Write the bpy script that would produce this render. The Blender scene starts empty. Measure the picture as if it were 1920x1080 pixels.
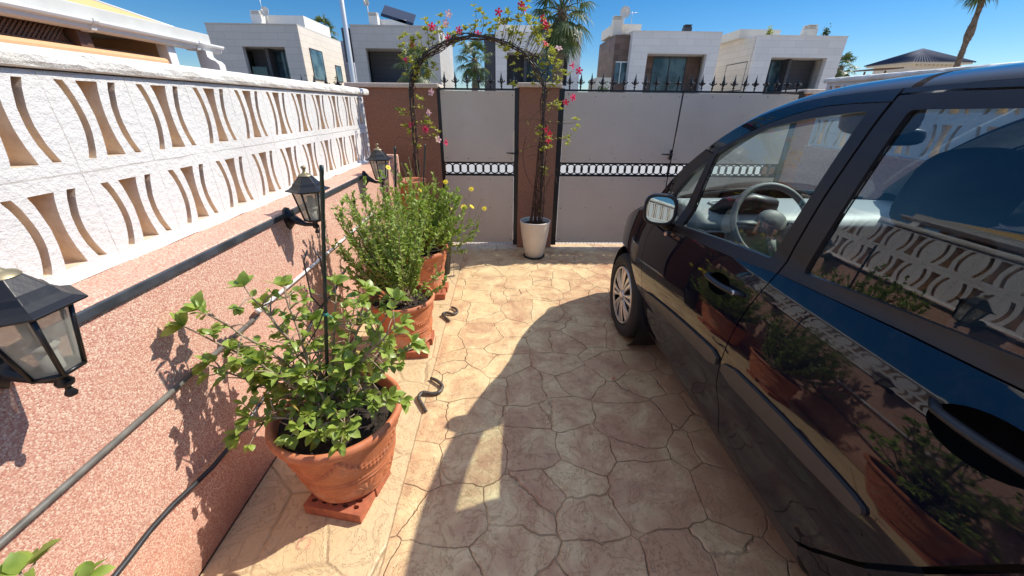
import bpy, math, random
import numpy as np
from mathutils import Vector, Matrix
from mathutils.geometry import delaunay_2d_cdt
R = math.radians
C = bpy.context.scene.collection
sc = bpy.context.scene

# ------------------------------------------------------------------ camera, sky, sun, exposure
CAM = Vector((0.0, 0.0, 1.5))
def make_camera():
    pitch, yaw, roll = R(25.7), R(1.46), 0.011
    fw = Vector((math.sin(yaw)*math.cos(pitch), math.cos(yaw)*math.cos(pitch), -math.sin(pitch)))
    rt = Vector((math.cos(yaw), -math.sin(yaw), 0.0))
    up = rt.cross(fw)
    rt2 = rt*math.cos(roll) + up*math.sin(roll)
    up2 = -rt*math.sin(roll) + up*math.cos(roll)
    m = Matrix((( rt2.x, up2.x, -fw.x, CAM.x), (rt2.y, up2.y, -fw.y, CAM.y), (rt2.z, up2.z, -fw.z, CAM.z), (0, 0, 0, 1)))
    cd = bpy.data.cameras.new('camera')
    cd.sensor_width = 36.0; cd.lens = 707.0/1920.0*36.0
    cd.clip_start = 0.02; cd.clip_end = 2000
    o = bpy.data.objects.new('camera', cd); C.objects.link(o); o.matrix_world = m
    sc.camera = o
make_camera()
SUN = Vector((1.0, 0.348, 1.11)).normalized()          # direction towards the sun
SUN_EL = math.asin(SUN.z); SUN_AZ = math.atan2(SUN.x, SUN.y)
w = bpy.data.worlds.new('World'); sc.world = w; w.use_nodes = True
nt = w.node_tree; nt.nodes.clear()
wo = nt.nodes.new('ShaderNodeOutputWorld'); bg = nt.nodes.new('ShaderNodeBackground'); sky = nt.nodes.new('ShaderNodeTexSky')
sky.sky_type = 'NISHITA'; sky.sun_disc = False; sky.sun_elevation = SUN_EL; sky.sun_rotation = SUN_AZ
sky.air_density = 1.0; sky.dust_density = 0.05; sky.ozone_density = 6.0; sky.altitude = 400
bg.inputs[1].default_value = 0.15
# clear sky, reshaped for fill: dimmed deep blue low down, paler and boosted overhead
tc = nt.nodes.new('ShaderNodeTexCoord'); sx = nt.nodes.new('ShaderNodeSeparateXYZ'); nt.links.new(tc.outputs['Generated'], sx.inputs[0])
def mapr(a, b, c, d):
    m = nt.nodes.new('ShaderNodeMapRange'); m.interpolation_type = 'SMOOTHSTEP'; nt.links.new(sx.outputs[2], m.inputs[0])
    for k, v in enumerate((a, b, c, d)): m.inputs[k+1].default_value = v
    return m.outputs[0]
hs = nt.nodes.new('ShaderNodeHueSaturation'); nt.links.new(sky.outputs[0], hs.inputs['Color'])
nt.links.new(mapr(.30, .85, 1.30, .60), hs.inputs['Saturation']); nt.links.new(mapr(.22, .75, .58, 1.50), hs.inputs['Value'])
nt.links.new(hs.outputs[0], bg.inputs[0]); nt.links.new(bg.outputs[0], wo.inputs[0])
sl = bpy.data.lights.new('sun', 'SUN'); sl.energy = 4.2; sl.angle = R(0.53); sl.color = (1.0, 0.93, 0.82)
so = bpy.data.objects.new('sun', sl); C.objects.link(so); so.rotation_euler = (-SUN).to_track_quat('-Z', 'Y').to_euler(); so.location = SUN*30
sc.view_settings.view_transform = 'Standard'; sc.view_settings.look = 'None'
sc.view_settings.exposure = 0.42; sc.view_settings.gamma = 1.0
sc.render.engine = 'CYCLES'
sc.cycles.max_bounces = 10; sc.cycles.transparent_max_bounces = 24; sc.cycles.glossy_bounces = 5; sc.cycles.diffuse_bounces = 4

# ------------------------------------------------------------------ material helpers
class NT:
    def __init__(s, name):
        s.m = bpy.data.materials.new(name); s.m.use_nodes = True; s.t = s.m.node_tree; s.t.nodes.clear()
        s.out = s.n('ShaderNodeOutputMaterial'); s.geo = None
    def n(s, typ, **kw):
        nd = s.t.nodes.new(typ)
        for k, v in kw.items(): setattr(nd, k, v)
        return nd
    def l(s, a, b): s.t.links.new(a, b)
    def pos(s):
        if s.geo is None: s.geo = s.n('ShaderNodeNewGeometry')
        return s.geo.outputs['Position']
    def put(s, sock, v):
        if isinstance(v, bpy.types.NodeSocket): s.l(v, sock)
        elif hasattr(sock.default_value, '__len__') and not hasattr(v, '__len__'): sock.default_value = (v, v, v, 1)[:len(sock.default_value)]
        elif hasattr(v, '__len__') and len(v) == 3 and len(sock.default_value) == 4: sock.default_value = (*v, 1)
        else: sock.default_value = v
    def noise(s, scale, detail=3, rough=.55, vec=None, dist=0):
        nd = s.n('ShaderNodeTexNoise'); nd.inputs['Scale'].default_value = scale; nd.inputs['Detail'].default_value = detail
        nd.inputs['Roughness'].default_value = rough; nd.inputs['Distortion'].default_value = dist
        s.l(vec or s.pos(), nd.inputs['Vector']); return nd
    def voro(s, scale, feat='F1', vec=None, rnd=1.0):
        nd = s.n('ShaderNodeTexVoronoi', feature=feat); nd.inputs['Scale'].default_value = scale
        nd.inputs['Randomness'].default_value = rnd
        s.l(vec or s.pos(), nd.inputs['Vector']); return nd
    def ramp(s, fac, stops, interp='LINEAR'):
        nd = s.n('ShaderNodeValToRGB'); cr = nd.color_ramp; cr.interpolation = interp
        while len(cr.elements) < len(stops): cr.elements.new(0.5)
        for e, (p, c) in zip(cr.elements, stops):
            e.position = p; e.color = (*c, 1) if hasattr(c, '__len__') else (c, c, c, 1)
        s.l(fac, nd.inputs[0]); return nd.outputs[0]
    def mix(s, fac, a, b, mode='MIX'):
        nd = s.n('ShaderNodeMix', data_type='RGBA', blend_type=mode)
        s.put(nd.inputs[0], fac); s.put(nd.inputs[6], a); s.put(nd.inputs[7], b); return nd.outputs[2]
    def math(s, op, a, b=0.0, c=None, clamp=False):
        nd = s.n('ShaderNodeMath', operation=op, use_clamp=clamp)
        s.put(nd.inputs[0], a); s.put(nd.inputs[1], b)
        if c is not None: s.put(nd.inputs[2], c)
        return nd.outputs[0]
    def vmath(s, op, a, b):
        nd = s.n('ShaderNodeVectorMath', operation=op); s.put(nd.inputs[0], a)
        if op == 'SCALE': s.put(nd.inputs[3], b)
        else: s.put(nd.inputs[1], b)
        return nd.outputs[0]
    def sep(s, v):
        nd = s.n('ShaderNodeSeparateXYZ'); s.l(v, nd.inputs[0]); return nd.outputs
    def comb(s, x, y, z):
        nd = s.n('ShaderNodeCombineXYZ'); s.put(nd.inputs[0], x); s.put(nd.inputs[1], y); s.put(nd.inputs[2], z); return nd.outputs[0]
    def bump(s, h, strength=.5, dist=.01, normal=None):
        nd = s.n('ShaderNodeBump'); nd.inputs['Strength'].default_value = strength; nd.inputs['Distance'].default_value = dist
        s.put(nd.inputs['Height'], h)
        if normal: s.l(normal, nd.inputs['Normal'])
        return nd.outputs[0]
    def bsdf(s, col, rough=.6, normal=None, **kw):
        b = s.n('ShaderNodeBsdfPrincipled'); s.put(b.inputs['Base Color'], col); s.put(b.inputs['Roughness'], rough)
        for k, v in kw.items(): s.put(b.inputs[k.replace('_', ' ')], v)
        if normal: s.l(normal, b.inputs['Normal'])
        return b.outputs[0]
    def done(s, sh): s.l(sh, s.out.inputs[0]); return s.m
MT = {}
def simple(name, col, rough=.6, var=.12, scale=25, bump=0, bscale=80, **kw):
    t = NT(name); c = t.noise(scale, 4)
    k = t.ramp(c.outputs[0], [(.3, tuple(x*(1-var) for x in col)), (.7, tuple(min(1, x*(1+var)) for x in col))])
    nm = t.bump(t.noise(bscale, 3).outputs[0], .6, bump) if bump else None
    MT[name] = t.done(t.bsdf(k, rough, nm, **kw)); return MT[name]

simple('black_metal', (.010, .010, .012), .38, bump=.0008, bscale=60)
simple('dark_tube', (.020, .022, .022), .42, var=.3)
def mk_panel():
    t = NT('panel_sheet'); x, y, z = t.sep(t.pos())
    c = t.ramp(t.noise(2.2, 5).outputs[0], [(.3, (.60, .515, .41)), (.7, (.655, .57, .46))])
    sv = t.comb(t.math('MULTIPLY', x, 9), 0.0, t.math('MULTIPLY', z, .8)); c = t.mix(t.ramp(t.noise(1.6, 4, vec=sv).outputs[0], [(.56, 0.0), (.72, .22)]), c, (.70, .62, .52))
    c = t.mix(t.ramp(t.noise(7, 5, .7).outputs[0], [(.58, 0.0), (.72, .18)]), c, (.36, .28, .22))
    MT['panel_sheet'] = t.done(t.bsdf(c, t.ramp(t.noise(5, 4).outputs[0], [(.3, .34), (.7, .55)]), t.bump(t.noise(1.4, 2).outputs[0], .25, .02)))
mk_panel()
simple('screw', (.03, .028, .025), .5)
simple('brown_stucco', (.33, .165, .10), .9, var=.35, scale=110, bump=.004, bscale=230)
simple('limestone_cap', (.62, .52, .42), .7, bump=.002)
simple('white_gutter', (.76, .76, .74), .35, var=.03)
simple('fascia_grey', (.50, .50, .47), .6, var=.08, scale=6)
simple('awning_yellow', (.72, .48, .19), .8, var=.05)
simple('orange_render', (.72, .42, .22), .85, var=.05, bump=.002)
simple('dark_wood', (.11, .055, .035), .6)
simple('villa_white', (.72, .69, .64), .75, var=.04, scale=2)
simple('villa_cream', (.74, .67, .56), .75, var=.04, scale=2)
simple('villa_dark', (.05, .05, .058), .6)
simple('tile_roof', (.035, .05, .095), .85)
simple('steel_post', (.62, .62, .62), .35, var=.05, Metallic=.3)
simple('soil', (.030, .020, .014), .95, var=.6, scale=60, bump=.01, bscale=90)
simple('brick_clay', (.42, .13, .065), .8, var=.2, scale=40, bump=.002, bscale=120)
simple('black_plastic', (.012, .012, .012), .45)
simple('wood_stem', (.36, .27, .18), .85, var=.35, scale=60, bump=.002)
simple('vine_stem', (.085, .045, .030), .85, var=.5, scale=60, bump=.002)
simple('green_stem', (.16, .20, .06), .7, var=.3)
simple('palm_trunk', (.19, .135, .09), .9, var=.45, scale=8, bump=.03, bscale=14)
simple('stake_green', (.012, .028, .020), .35, bump=.002, bscale=130)
simple('cord_teal', (.03, .25, .18), .5)
simple('brass', (.30, .25, .15), .45, var=.3, Metallic=.6)
simple('bulb_white', (.80, .80, .74), .3)
simple('pot_white', (.68, .62, .53), .5, var=.08, scale=9)
simple('rusty_bar', (.10, .085, .075), .5, var=.5, scale=50, bump=.001, Metallic=.4)
simple('conduit_grey', (.14, .135, .12), .5, var=.35, scale=18)
simple('conduit_black', (.030, .032, .036), .35, var=.3)
simple('channel_dark', (.055, .062, .075), .35, var=.45, scale=14, Metallic=.2)
simple('sat_black', (.016, .0145, .016), .42, var=.1)
simple('rubber', (.012, .012, .012), .65)
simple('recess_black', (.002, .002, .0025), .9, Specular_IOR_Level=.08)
simple('handle_grey', (.016, .017, .020), .45)
simple('strip_plastic', (.045, .040, .038), .45, var=.05)
simple('tyre', (.018, .018, .018), .75, bump=.001)
simple('wheel_silver', (.55, .55, .56), .28, var=.03, Metallic=.75)
simple('trim_grey', (.17, .185, .185), .55, var=.06, bump=.001, bscale=200)
simple('trim_light', (.36, .38, .37), .5, var=.05)
simple('seat_cloth', (.025, .03, .045), .9, bump=.001, bscale=300)
simple('headliner', (.34, .34, .33), .9)
simple('chrome', (.65, .65, .65), .12, var=.02, Metallic=1.0)
simple('lens_orange', (.7, .45, .3), .2)
simple('red_lens', (.35, .01, .01), .2)
simple('asphalt', (.36, .35, .33), .9, bump=.003)
simple('yellow_petal', (.85, .62, .01), .6)
simple('solar', (.02, .025, .05), .2)
simple('pave_ground', (.42, .34, .25), .9, var=.1, scale=3)
simple('curtain', (.30, .34, .36), .8)

def mk_paint():
    t = NT('car_paint')
    fl = t.noise(2200, 1)
    col = t.mix(fl.outputs[0], (.0015, .002, .005), (.005, .007, .016))
    spk = t.bump(t.noise(5.0, 2).outputs[0], .10, .004)
    MT['car_paint'] = t.done(t.bsdf(t.mix(t.ramp(t.noise(26, 5, .7).outputs[0], [(.5, 0.0), (.75, .05)]), col, (.25, .21, .17)), .35, spk, Specular_IOR_Level=0.0, Coat_Weight=1.0, Coat_Roughness=t.ramp(t.noise(9, 5).outputs[0], [(.35, .012), (.7, .06)]), Coat_IOR=1.58))
mk_paint()
def mk_glass(name, tint, ior=1.5, refl=1.0, rough=0.0):
    t = NT(name)
    tr = t.n('ShaderNodeBsdfTransparent'); tr.inputs[0].default_value = (*tint, 1)
    gl = t.n('ShaderNodeBsdfGlossy'); gl.inputs[0].default_value = (refl, refl, refl, 1); gl.inputs['Roughness'].default_value = rough
    fr = t.n('ShaderNodeFresnel'); t.pos(); t.l(t.math('MULTIPLY_ADD', t.geo.outputs['Backfacing'], 1/ior-ior, ior), fr.inputs[0])
    mx = t.n('ShaderNodeMixShader'); t.l(fr.outputs[0], mx.inputs[0]); t.l(tr.outputs[0], mx.inputs[1]); t.l(gl.outputs[0], mx.inputs[2])
    MT[name] = t.done(mx.outputs[0])
mk_glass('car_glass', (.86, .94, .92), 1.62)
mk_glass('car_glass_dark', (.70, .80, .83), 1.68)
def mk_pane():
    t = NT('pane'); tr = t.n('ShaderNodeBsdfTransparent'); tr.inputs[0].default_value = (.85, .85, .80, 1)
    b = t.bsdf(t.ramp(t.noise(20, 4).outputs[0], [(.35, (.42, .42, .38)), (.65, (.62, .60, .54))]), .12); tl = t.n('ShaderNodeBsdfTranslucent'); tl.inputs[0].default_value = (.7, .68, .6, 1)
    m1 = t.n('ShaderNodeMixShader'); m1.inputs[0].default_value = .5; t.l(b, m1.inputs[1]); t.l(tl.outputs[0], m1.inputs[2])
    m2 = t.n('ShaderNodeMixShader'); m2.inputs[0].default_value = .55; t.l(tr.outputs[0], m2.inputs[1]); t.l(m1.outputs[0], m2.inputs[2]); MT['pane'] = t.done(m2.outputs[0])
mk_pane()
mk_glass('balcony_glass', (.75, .85, .88), 1.5)
def mk_mirror():
    t = NT('mirror_face'); MT['mirror_face'] = t.done(t.bsdf((.30, .35, .35), .01, Metallic=1.0))
mk_mirror()
def mk_window():
    t = NT('villa_glass')
    MT['villa_glass'] = t.done(t.bsdf(t.ramp(t.noise(1.1, 3).outputs[0], [(.4, (.02, .045, .06)), (.6, (.09, .15, .18))]), .05, IOR=1.6))
mk_window()
def mk_leaf(name, dark, light, trans=.35, rough=.32, scale=30):
    t = NT(name)
    c = t.ramp(t.noise(scale, 2).outputs[0], [(.32, dark), (.68, light)])
    tint = (.30, .42, .03) if not name.startswith('petal') else light
    b = t.bsdf(c, rough)
    tl = t.n('ShaderNodeBsdfTranslucent'); t.l(t.mix(.5, c, tint), tl.inputs[0])
    mx = t.n('ShaderNodeMixShader'); mx.inputs[0].default_value = trans
    t.l(b, mx.inputs[1]); t.l(tl.outputs[0], mx.inputs[2]); MT[name] = t.done(mx.outputs[0])
mk_leaf('leaf_bright', (.19, .29, .045), (.42, .52, .11), rough=.36, scale=22)
mk_leaf('leaf_fine', (.19, .30, .05), (.44, .56, .13), rough=.5)
mk_leaf('leaf_daisy', (.20, .32, .045), (.42, .54, .11), rough=.5)
mk_leaf('leaf_dry', (.30, .18, .05), (.62, .50, .12), rough=.6)
mk_leaf('leaf_vine', (.26, .28, .04), (.60, .56, .10), rough=.45)
mk_leaf('leaf_palm', (.035, .06, .022), (.12, .16, .06), trans=.15, rough=.5, scale=1.5)
mk_leaf('leaf_hedge', (.03, .06, .015), (.07, .11, .03), trans=.1, rough=.6, scale=2)
mk_leaf('petal_pink', (.70, .02, .10), (.85, .08, .20), trans=.3, rough=.6)
mk_leaf('petal_red', (.55, .01, .03), (.75, .04, .08), trans=.3, rough=.6)
mk_leaf('petal_pale', (.75, .38, .42), (.85, .62, .60), trans=.3, rough=.6)

def mk_pebble():
    t = NT('pebbledash')
    v = t.voro(285)
    c = t.ramp(t.sep(v.outputs['Color'])[0], [(0, (.46, .20, .145)), (.3, (.58, .30, .225)), (.6, (.66, .385, .29)), (.8, (.76, .52, .39)), (1, (.86, .71, .55))])
    c = t.mix(t.ramp(t.noise(1.6, 4).outputs[0], [(.35, 0.0), (.7, .35)]), c, (.58, .28, .19), 'MIX')
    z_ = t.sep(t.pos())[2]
    low_tone = t.math('MULTIPLY', t.ramp(t.math('ADD', z_, t.math('MULTIPLY', t.noise(5, 4).outputs[0], .25)), [(.14, .55), (.34, 0.0)]), 1.0)
    c = t.mix(low_tone, c, (.30, .14, .09))  # darker brown towards the bottom, broken up by noise
    h = t.math('ADD', t.math('MULTIPLY', v.outputs['Distance'], -1.0), t.math('MULTIPLY', t.noise(120, 3).outputs[0], 1.0))
    MT['pebbledash'] = t.done(t.bsdf(c, .9, t.bump(h, .5, .0028)))
mk_pebble()
def mk_whitewall():
    t = NT('white_masonry')
    n1 = t.noise(1.7, 4); n2 = t.noise(55, 5, .7); n3 = t.noise(9, 4)
    c = t.ramp(n1.outputs[0], [(.3, (.66, .645, .62)), (.7, (.76, .745, .72))])
    c = t.mix(t.ramp(n3.outputs[0], [(.55, 0.0), (.75, .18)]), c, (.62, .55, .45))
    # block joints: period .262 along Y, .2645 in height
    x, y, z = t.sep(t.pos())
    wob = t.math('MULTIPLY', t.math('SUBTRACT', n3.outputs[0], .5), .012)
    def line(co, per, off, wd):
        f = t.math('FRACT', t.math('DIVIDE', t.math('ADD', t.math('ADD', co, wob), off), per))
        d = t.math('ABSOLUTE', t.math('SUBTRACT', f, .5))
        return t.math('GREATER_THAN', d, .5-wd)
    j = t.math('MAXIMUM', line(y, .262, -.144-.131+.131, .006), line(z, .2645, -.2520, .007))
    j = t.math('MULTIPLY', j, t.ramp(t.noise(4, 2).outputs[0], [(.36, 0.15), (.5, 1.0)]))
    h = t.math('SUBTRACT', n2.outputs[0], t.math('MULTIPLY', j, .8))
    c = t.mix(t.math('MULTIPLY', j, .6), c, (.40, .36, .31))
    MT['white_masonry'] = t.done(t.bsdf(c, .85, t.bump(h, .9, .009)))
    t = NT('white_cap'); n2 = t.noise(38, 5, .7); n3 = t.noise(5, 4)
    c = t.ramp(n3.outputs[0], [(.35, (.70, .67, .60)), (.65, (.86, .84, .80))])
    MT['white_cap'] = t.done(t.bsdf(c, .85, t.bump(n2.outputs[0], .9, .012)))
    t = NT('tan_concrete'); n2 = t.noise(70, 5, .7)
    c = t.ramp(t.noise(30, 4).outputs[0], [(.3, (.66, .51, .37)), (.7, (.80, .66, .50))])
    MT['tan_concrete'] = t.done(t.bsdf(c, .9, t.bump(n2.outputs[0], .7, .004)))
mk_whitewall()
def mk_paving():
    t = NT('stamped_concrete')
    x, y, z = t.sep(t.pos())
    wn = t.noise(3.2, 4); off = t.vmath('SCALE', t.vmath('SUBTRACT', wn.outputs['Color'], (.5, .5, .5)), .13)
    wn2 = t.noise(17, 3); off2 = t.vmath('SCALE', t.vmath('SUBTRACT', wn2.outputs['Color'], (.5, .5, .5)), .012)
    vec = t.vmath('ADD', t.vmath('ADD', t.comb(x, t.math('MULTIPLY', y, 1.12), 0.0), off), off2)
    ve = t.voro(3.7, 'DISTANCE_TO_EDGE', vec, .70); vc = t.voro(3.7, 'F1', vec, .70)
    # planter strip: big irregular slabs
    on_strip = t.math('LESS_THAN', x, -.44)
    svec = t.vmath('ADD', t.comb(t.math('MULTIPLY', x, .95), t.math('MULTIPLY', y, .9), 3.0), off2)
    se = t.voro(2.6, 'DISTANCE_TO_EDGE', svec, .7)
    thin = t.ramp(t.noise(6, 2).outputs[0], [(.38, .45), (.62, 1.0)])
    gd = t.ramp(ve.outputs['Distance'], [(0.0, .9), (.005, .6), (.014, 0.0)])
    gs = t.math('MULTIPLY', t.ramp(se.outputs['Distance'], [(0.0, .55), (.008, .35), (.018, 0.0)]), thin)
    jd = t.math('ABSOLUTE', t.math('ADD', t.math('ADD', x, .440), t.math('MULTIPLY', t.math('SUBTRACT', t.noise(14, 3).outputs[0], .5), .012)))
    gj = t.math('LESS_THAN', jd, .0032)
    gd = t.math('MULTIPLY', gd, thin)
    groove = t.mix(on_strip, gd, gs); groove = t.math('MAXIMUM', groove, gj)
    # colours
    big = t.noise(1.5, 5, .6); patch = t.noise(5.5, 6, .65, dist=.6); fine = t.noise(60, 4, .7)
    cellr = t.sep(vc.outputs['Color'])[0]
    cream = t.ramp(patch.outputs[0], [(.30, (.82, .64, .36)), (.5, (.77, .57, .305)), (.7, (.68, .47, .25))])
    rust_shade = t.ramp(patch.outputs[0], [(.3, (.60, .36, .205)), (.7, (.50, .265, .150))])
    # redder towards the car, painting warmth into its shade; creamier towards gate and strip
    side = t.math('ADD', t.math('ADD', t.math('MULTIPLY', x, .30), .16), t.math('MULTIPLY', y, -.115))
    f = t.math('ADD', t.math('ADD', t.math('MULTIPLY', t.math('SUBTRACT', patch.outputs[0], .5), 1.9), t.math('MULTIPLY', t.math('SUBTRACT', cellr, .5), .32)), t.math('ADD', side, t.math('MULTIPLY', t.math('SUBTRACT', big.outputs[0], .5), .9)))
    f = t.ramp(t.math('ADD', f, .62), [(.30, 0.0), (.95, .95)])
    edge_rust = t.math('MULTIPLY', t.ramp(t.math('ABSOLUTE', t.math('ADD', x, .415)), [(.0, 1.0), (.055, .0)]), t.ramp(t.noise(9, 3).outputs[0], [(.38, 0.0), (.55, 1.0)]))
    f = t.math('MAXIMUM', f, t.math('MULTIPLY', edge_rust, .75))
    c = t.mix(f, cream, rust_shade)
    strip = t.ramp(t.noise(2.4, 4).outputs[0], [(.3, (.64, .48, .27)), (.7, (.74, .56, .33))])
    c = t.mix(on_strip, c, strip)
    sd_ = t.n('ShaderNodeVectorMath', operation='LENGTH'); t.l(t.vmath('SUBTRACT', t.vmath('ADD', t.pos(), off2), (-.757, .882, 0)), sd_.inputs[0])
    st_ = t.math('MULTIPLY', t.ramp(t.math('ABSOLUTE', t.math('SUBTRACT', sd_.outputs['Value'], .022)), [(.0, .7), (.009, 0.0)]), t.ramp(t.noise(25, 2).outputs[0], [(.45, 0.0), (.55, 1.0)]))
    c = t.mix(st_, c, (.55, .20, .17))
    c = t.mix(t.ramp(fine.outputs[0], [(.30, .35), (.45, 0.0)]), c, (.30, .15, .08))
    c = t.mix(t.math('MULTIPLY', groove, .50), c, (.14, .072, .042))
    # bump: grooves, chiselled texture
    chis = t.noise(22, 5, .6, dist=1.2)
    dirt = t.math('MULTIPLY', t.ramp(t.noise(1.1, 6, .7).outputs[0], [(.50, 0.0), (.70, .35)]), 1.0); c = t.mix(dirt, c, (.34, .235, .155))
    # stamped relief: chipped ridges inside each stone, pits
    mus = t.noise(7.5, 6, .62, dist=1.6); ridge = t.ramp(t.math('ABSOLUTE', t.math('SUBTRACT', mus.outputs[0], .5)), [(0.0, 1.0), (.022, 0.0)])
    pit = t.ramp(t.voro(90).outputs['Distance'], [(.10, 1.0), (.22, 0.0)]); pit = t.math('MULTIPLY', pit, t.ramp(t.noise(11, 2).outputs[0], [(.5, 0.0), (.6, 1.0)]))
    c = t.mix(t.math('MULTIPLY', ridge, .07), c, (.20, .10, .055)); c = t.mix(t.math('MULTIPLY', pit, .35), c, (.14, .07, .045))
    h = t.math('SUBTRACT', t.math('ADD', t.math('MULTIPLY', chis.outputs[0], .35), t.math('MULTIPLY', fine.outputs[0], .14)), t.math('ADD', groove, t.math('ADD', t.math('MULTIPLY', ridge, .14), t.math('MULTIPLY', pit, .3))))
    rg = t.ramp(fine.outputs[0], [(.3, .38), (.7, .62)])
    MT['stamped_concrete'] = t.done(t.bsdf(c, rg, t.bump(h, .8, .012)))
mk_paving()
def mk_terracotta():
    t = NT('terracotta')
    c = t.ramp(t.noise(14, 5).outputs[0], [(.3, (.46, .140, .058)), (.55, (.56, .185, .078)), (.75, (.62, .25, .125))])
    c = t.mix(t.ramp(t.noise(45, 4).outputs[0], [(.60, 0.0), (.75, .30)]), c, (.70, .42, .28))
    z_ = t.sep(t.pos())[2]
    lime = t.math('MULTIPLY', t.ramp(t.noise(6, 5, .7).outputs[0], [(.50, 0.0), (.66, .45)]), t.ramp(z_, [(.10, 1.0), (.32, .25)]))
    c = t.mix(lime, c, (.72, .52, .40))
    MT['terracotta'] = t.done(t.bsdf(c, .62, t.bump(t.noise(90, 4).outputs[0], .35, .002)))
mk_terracotta()
def mk_tiles(name, base, dark, sx, sz, var=.08):
    t = NT(name); x, y, z = t.sep(t.pos())
    br = t.n('ShaderNodeTexBrick'); t.l(t.comb(t.math('ADD', x, y), z, 0.0), br.inputs['Vector'])
    br.inputs['Scale'].default_value = 1.0; br.inputs['Brick Width'].default_value = sx; br.inputs['Row Height'].default_value = sz
    br.inputs['Mortar Size'].default_value = .012; br.inputs['Mortar'].default_value = (*dark, 1)
    br.inputs['Color1'].default_value = (*base, 1); br.inputs['Color2'].default_value = (*[k*(1-var) for k in base], 1)
    c = t.mix(t.ramp(t.noise(1.4, 5).outputs[0], [(.4, 0.0), (.7, .2)]), br.outputs[0], tuple(k*.8 for k in base))
    MT[name] = t.done(t.bsdf(c, .6, t.bump(br.outputs[1], -.3, .01)))
mk_tiles('facade_tiles', (.78, .75, .71), (.60, .57, .54), 1.2, .42)
mk_tiles('facade_grey', (.50, .485, .46), (.36, .35, .33), 1.2, .42)
mk_tiles('facade_cream', (.74, .67, .57), (.50, .45, .38), 1.2, .42)
mk_tiles('stone_brown', (.20, .125, .095), (.09, .06, .05), .7, .35, .45)
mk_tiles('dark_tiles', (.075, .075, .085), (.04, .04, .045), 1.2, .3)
mk_tiles('grey_tiles', (.36, .37, .44), (.6, .6, .65), .8, .4)
def mk_grid(name, base, dark, s, wd=.06):
    t = NT(name); x, y, z = t.sep(t.pos())
    def ln(co): return t.math('GREATER_THAN', t.math('ABSOLUTE', t.math('SUBTRACT', t.math('FRACT', t.math('DIVIDE', co, s)), .5)), .5-wd)
    g = t.math('MAXIMUM', ln(x), ln(y)); c = t.mix(g, base, dark)
    MT[name] = t.done(t.bsdf(c, .8, t.bump(g, -.5, .006)))
mk_grid('pavement_tiles', (.58, .53, .46), (.25, .22, .19), .045, .10)

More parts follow.
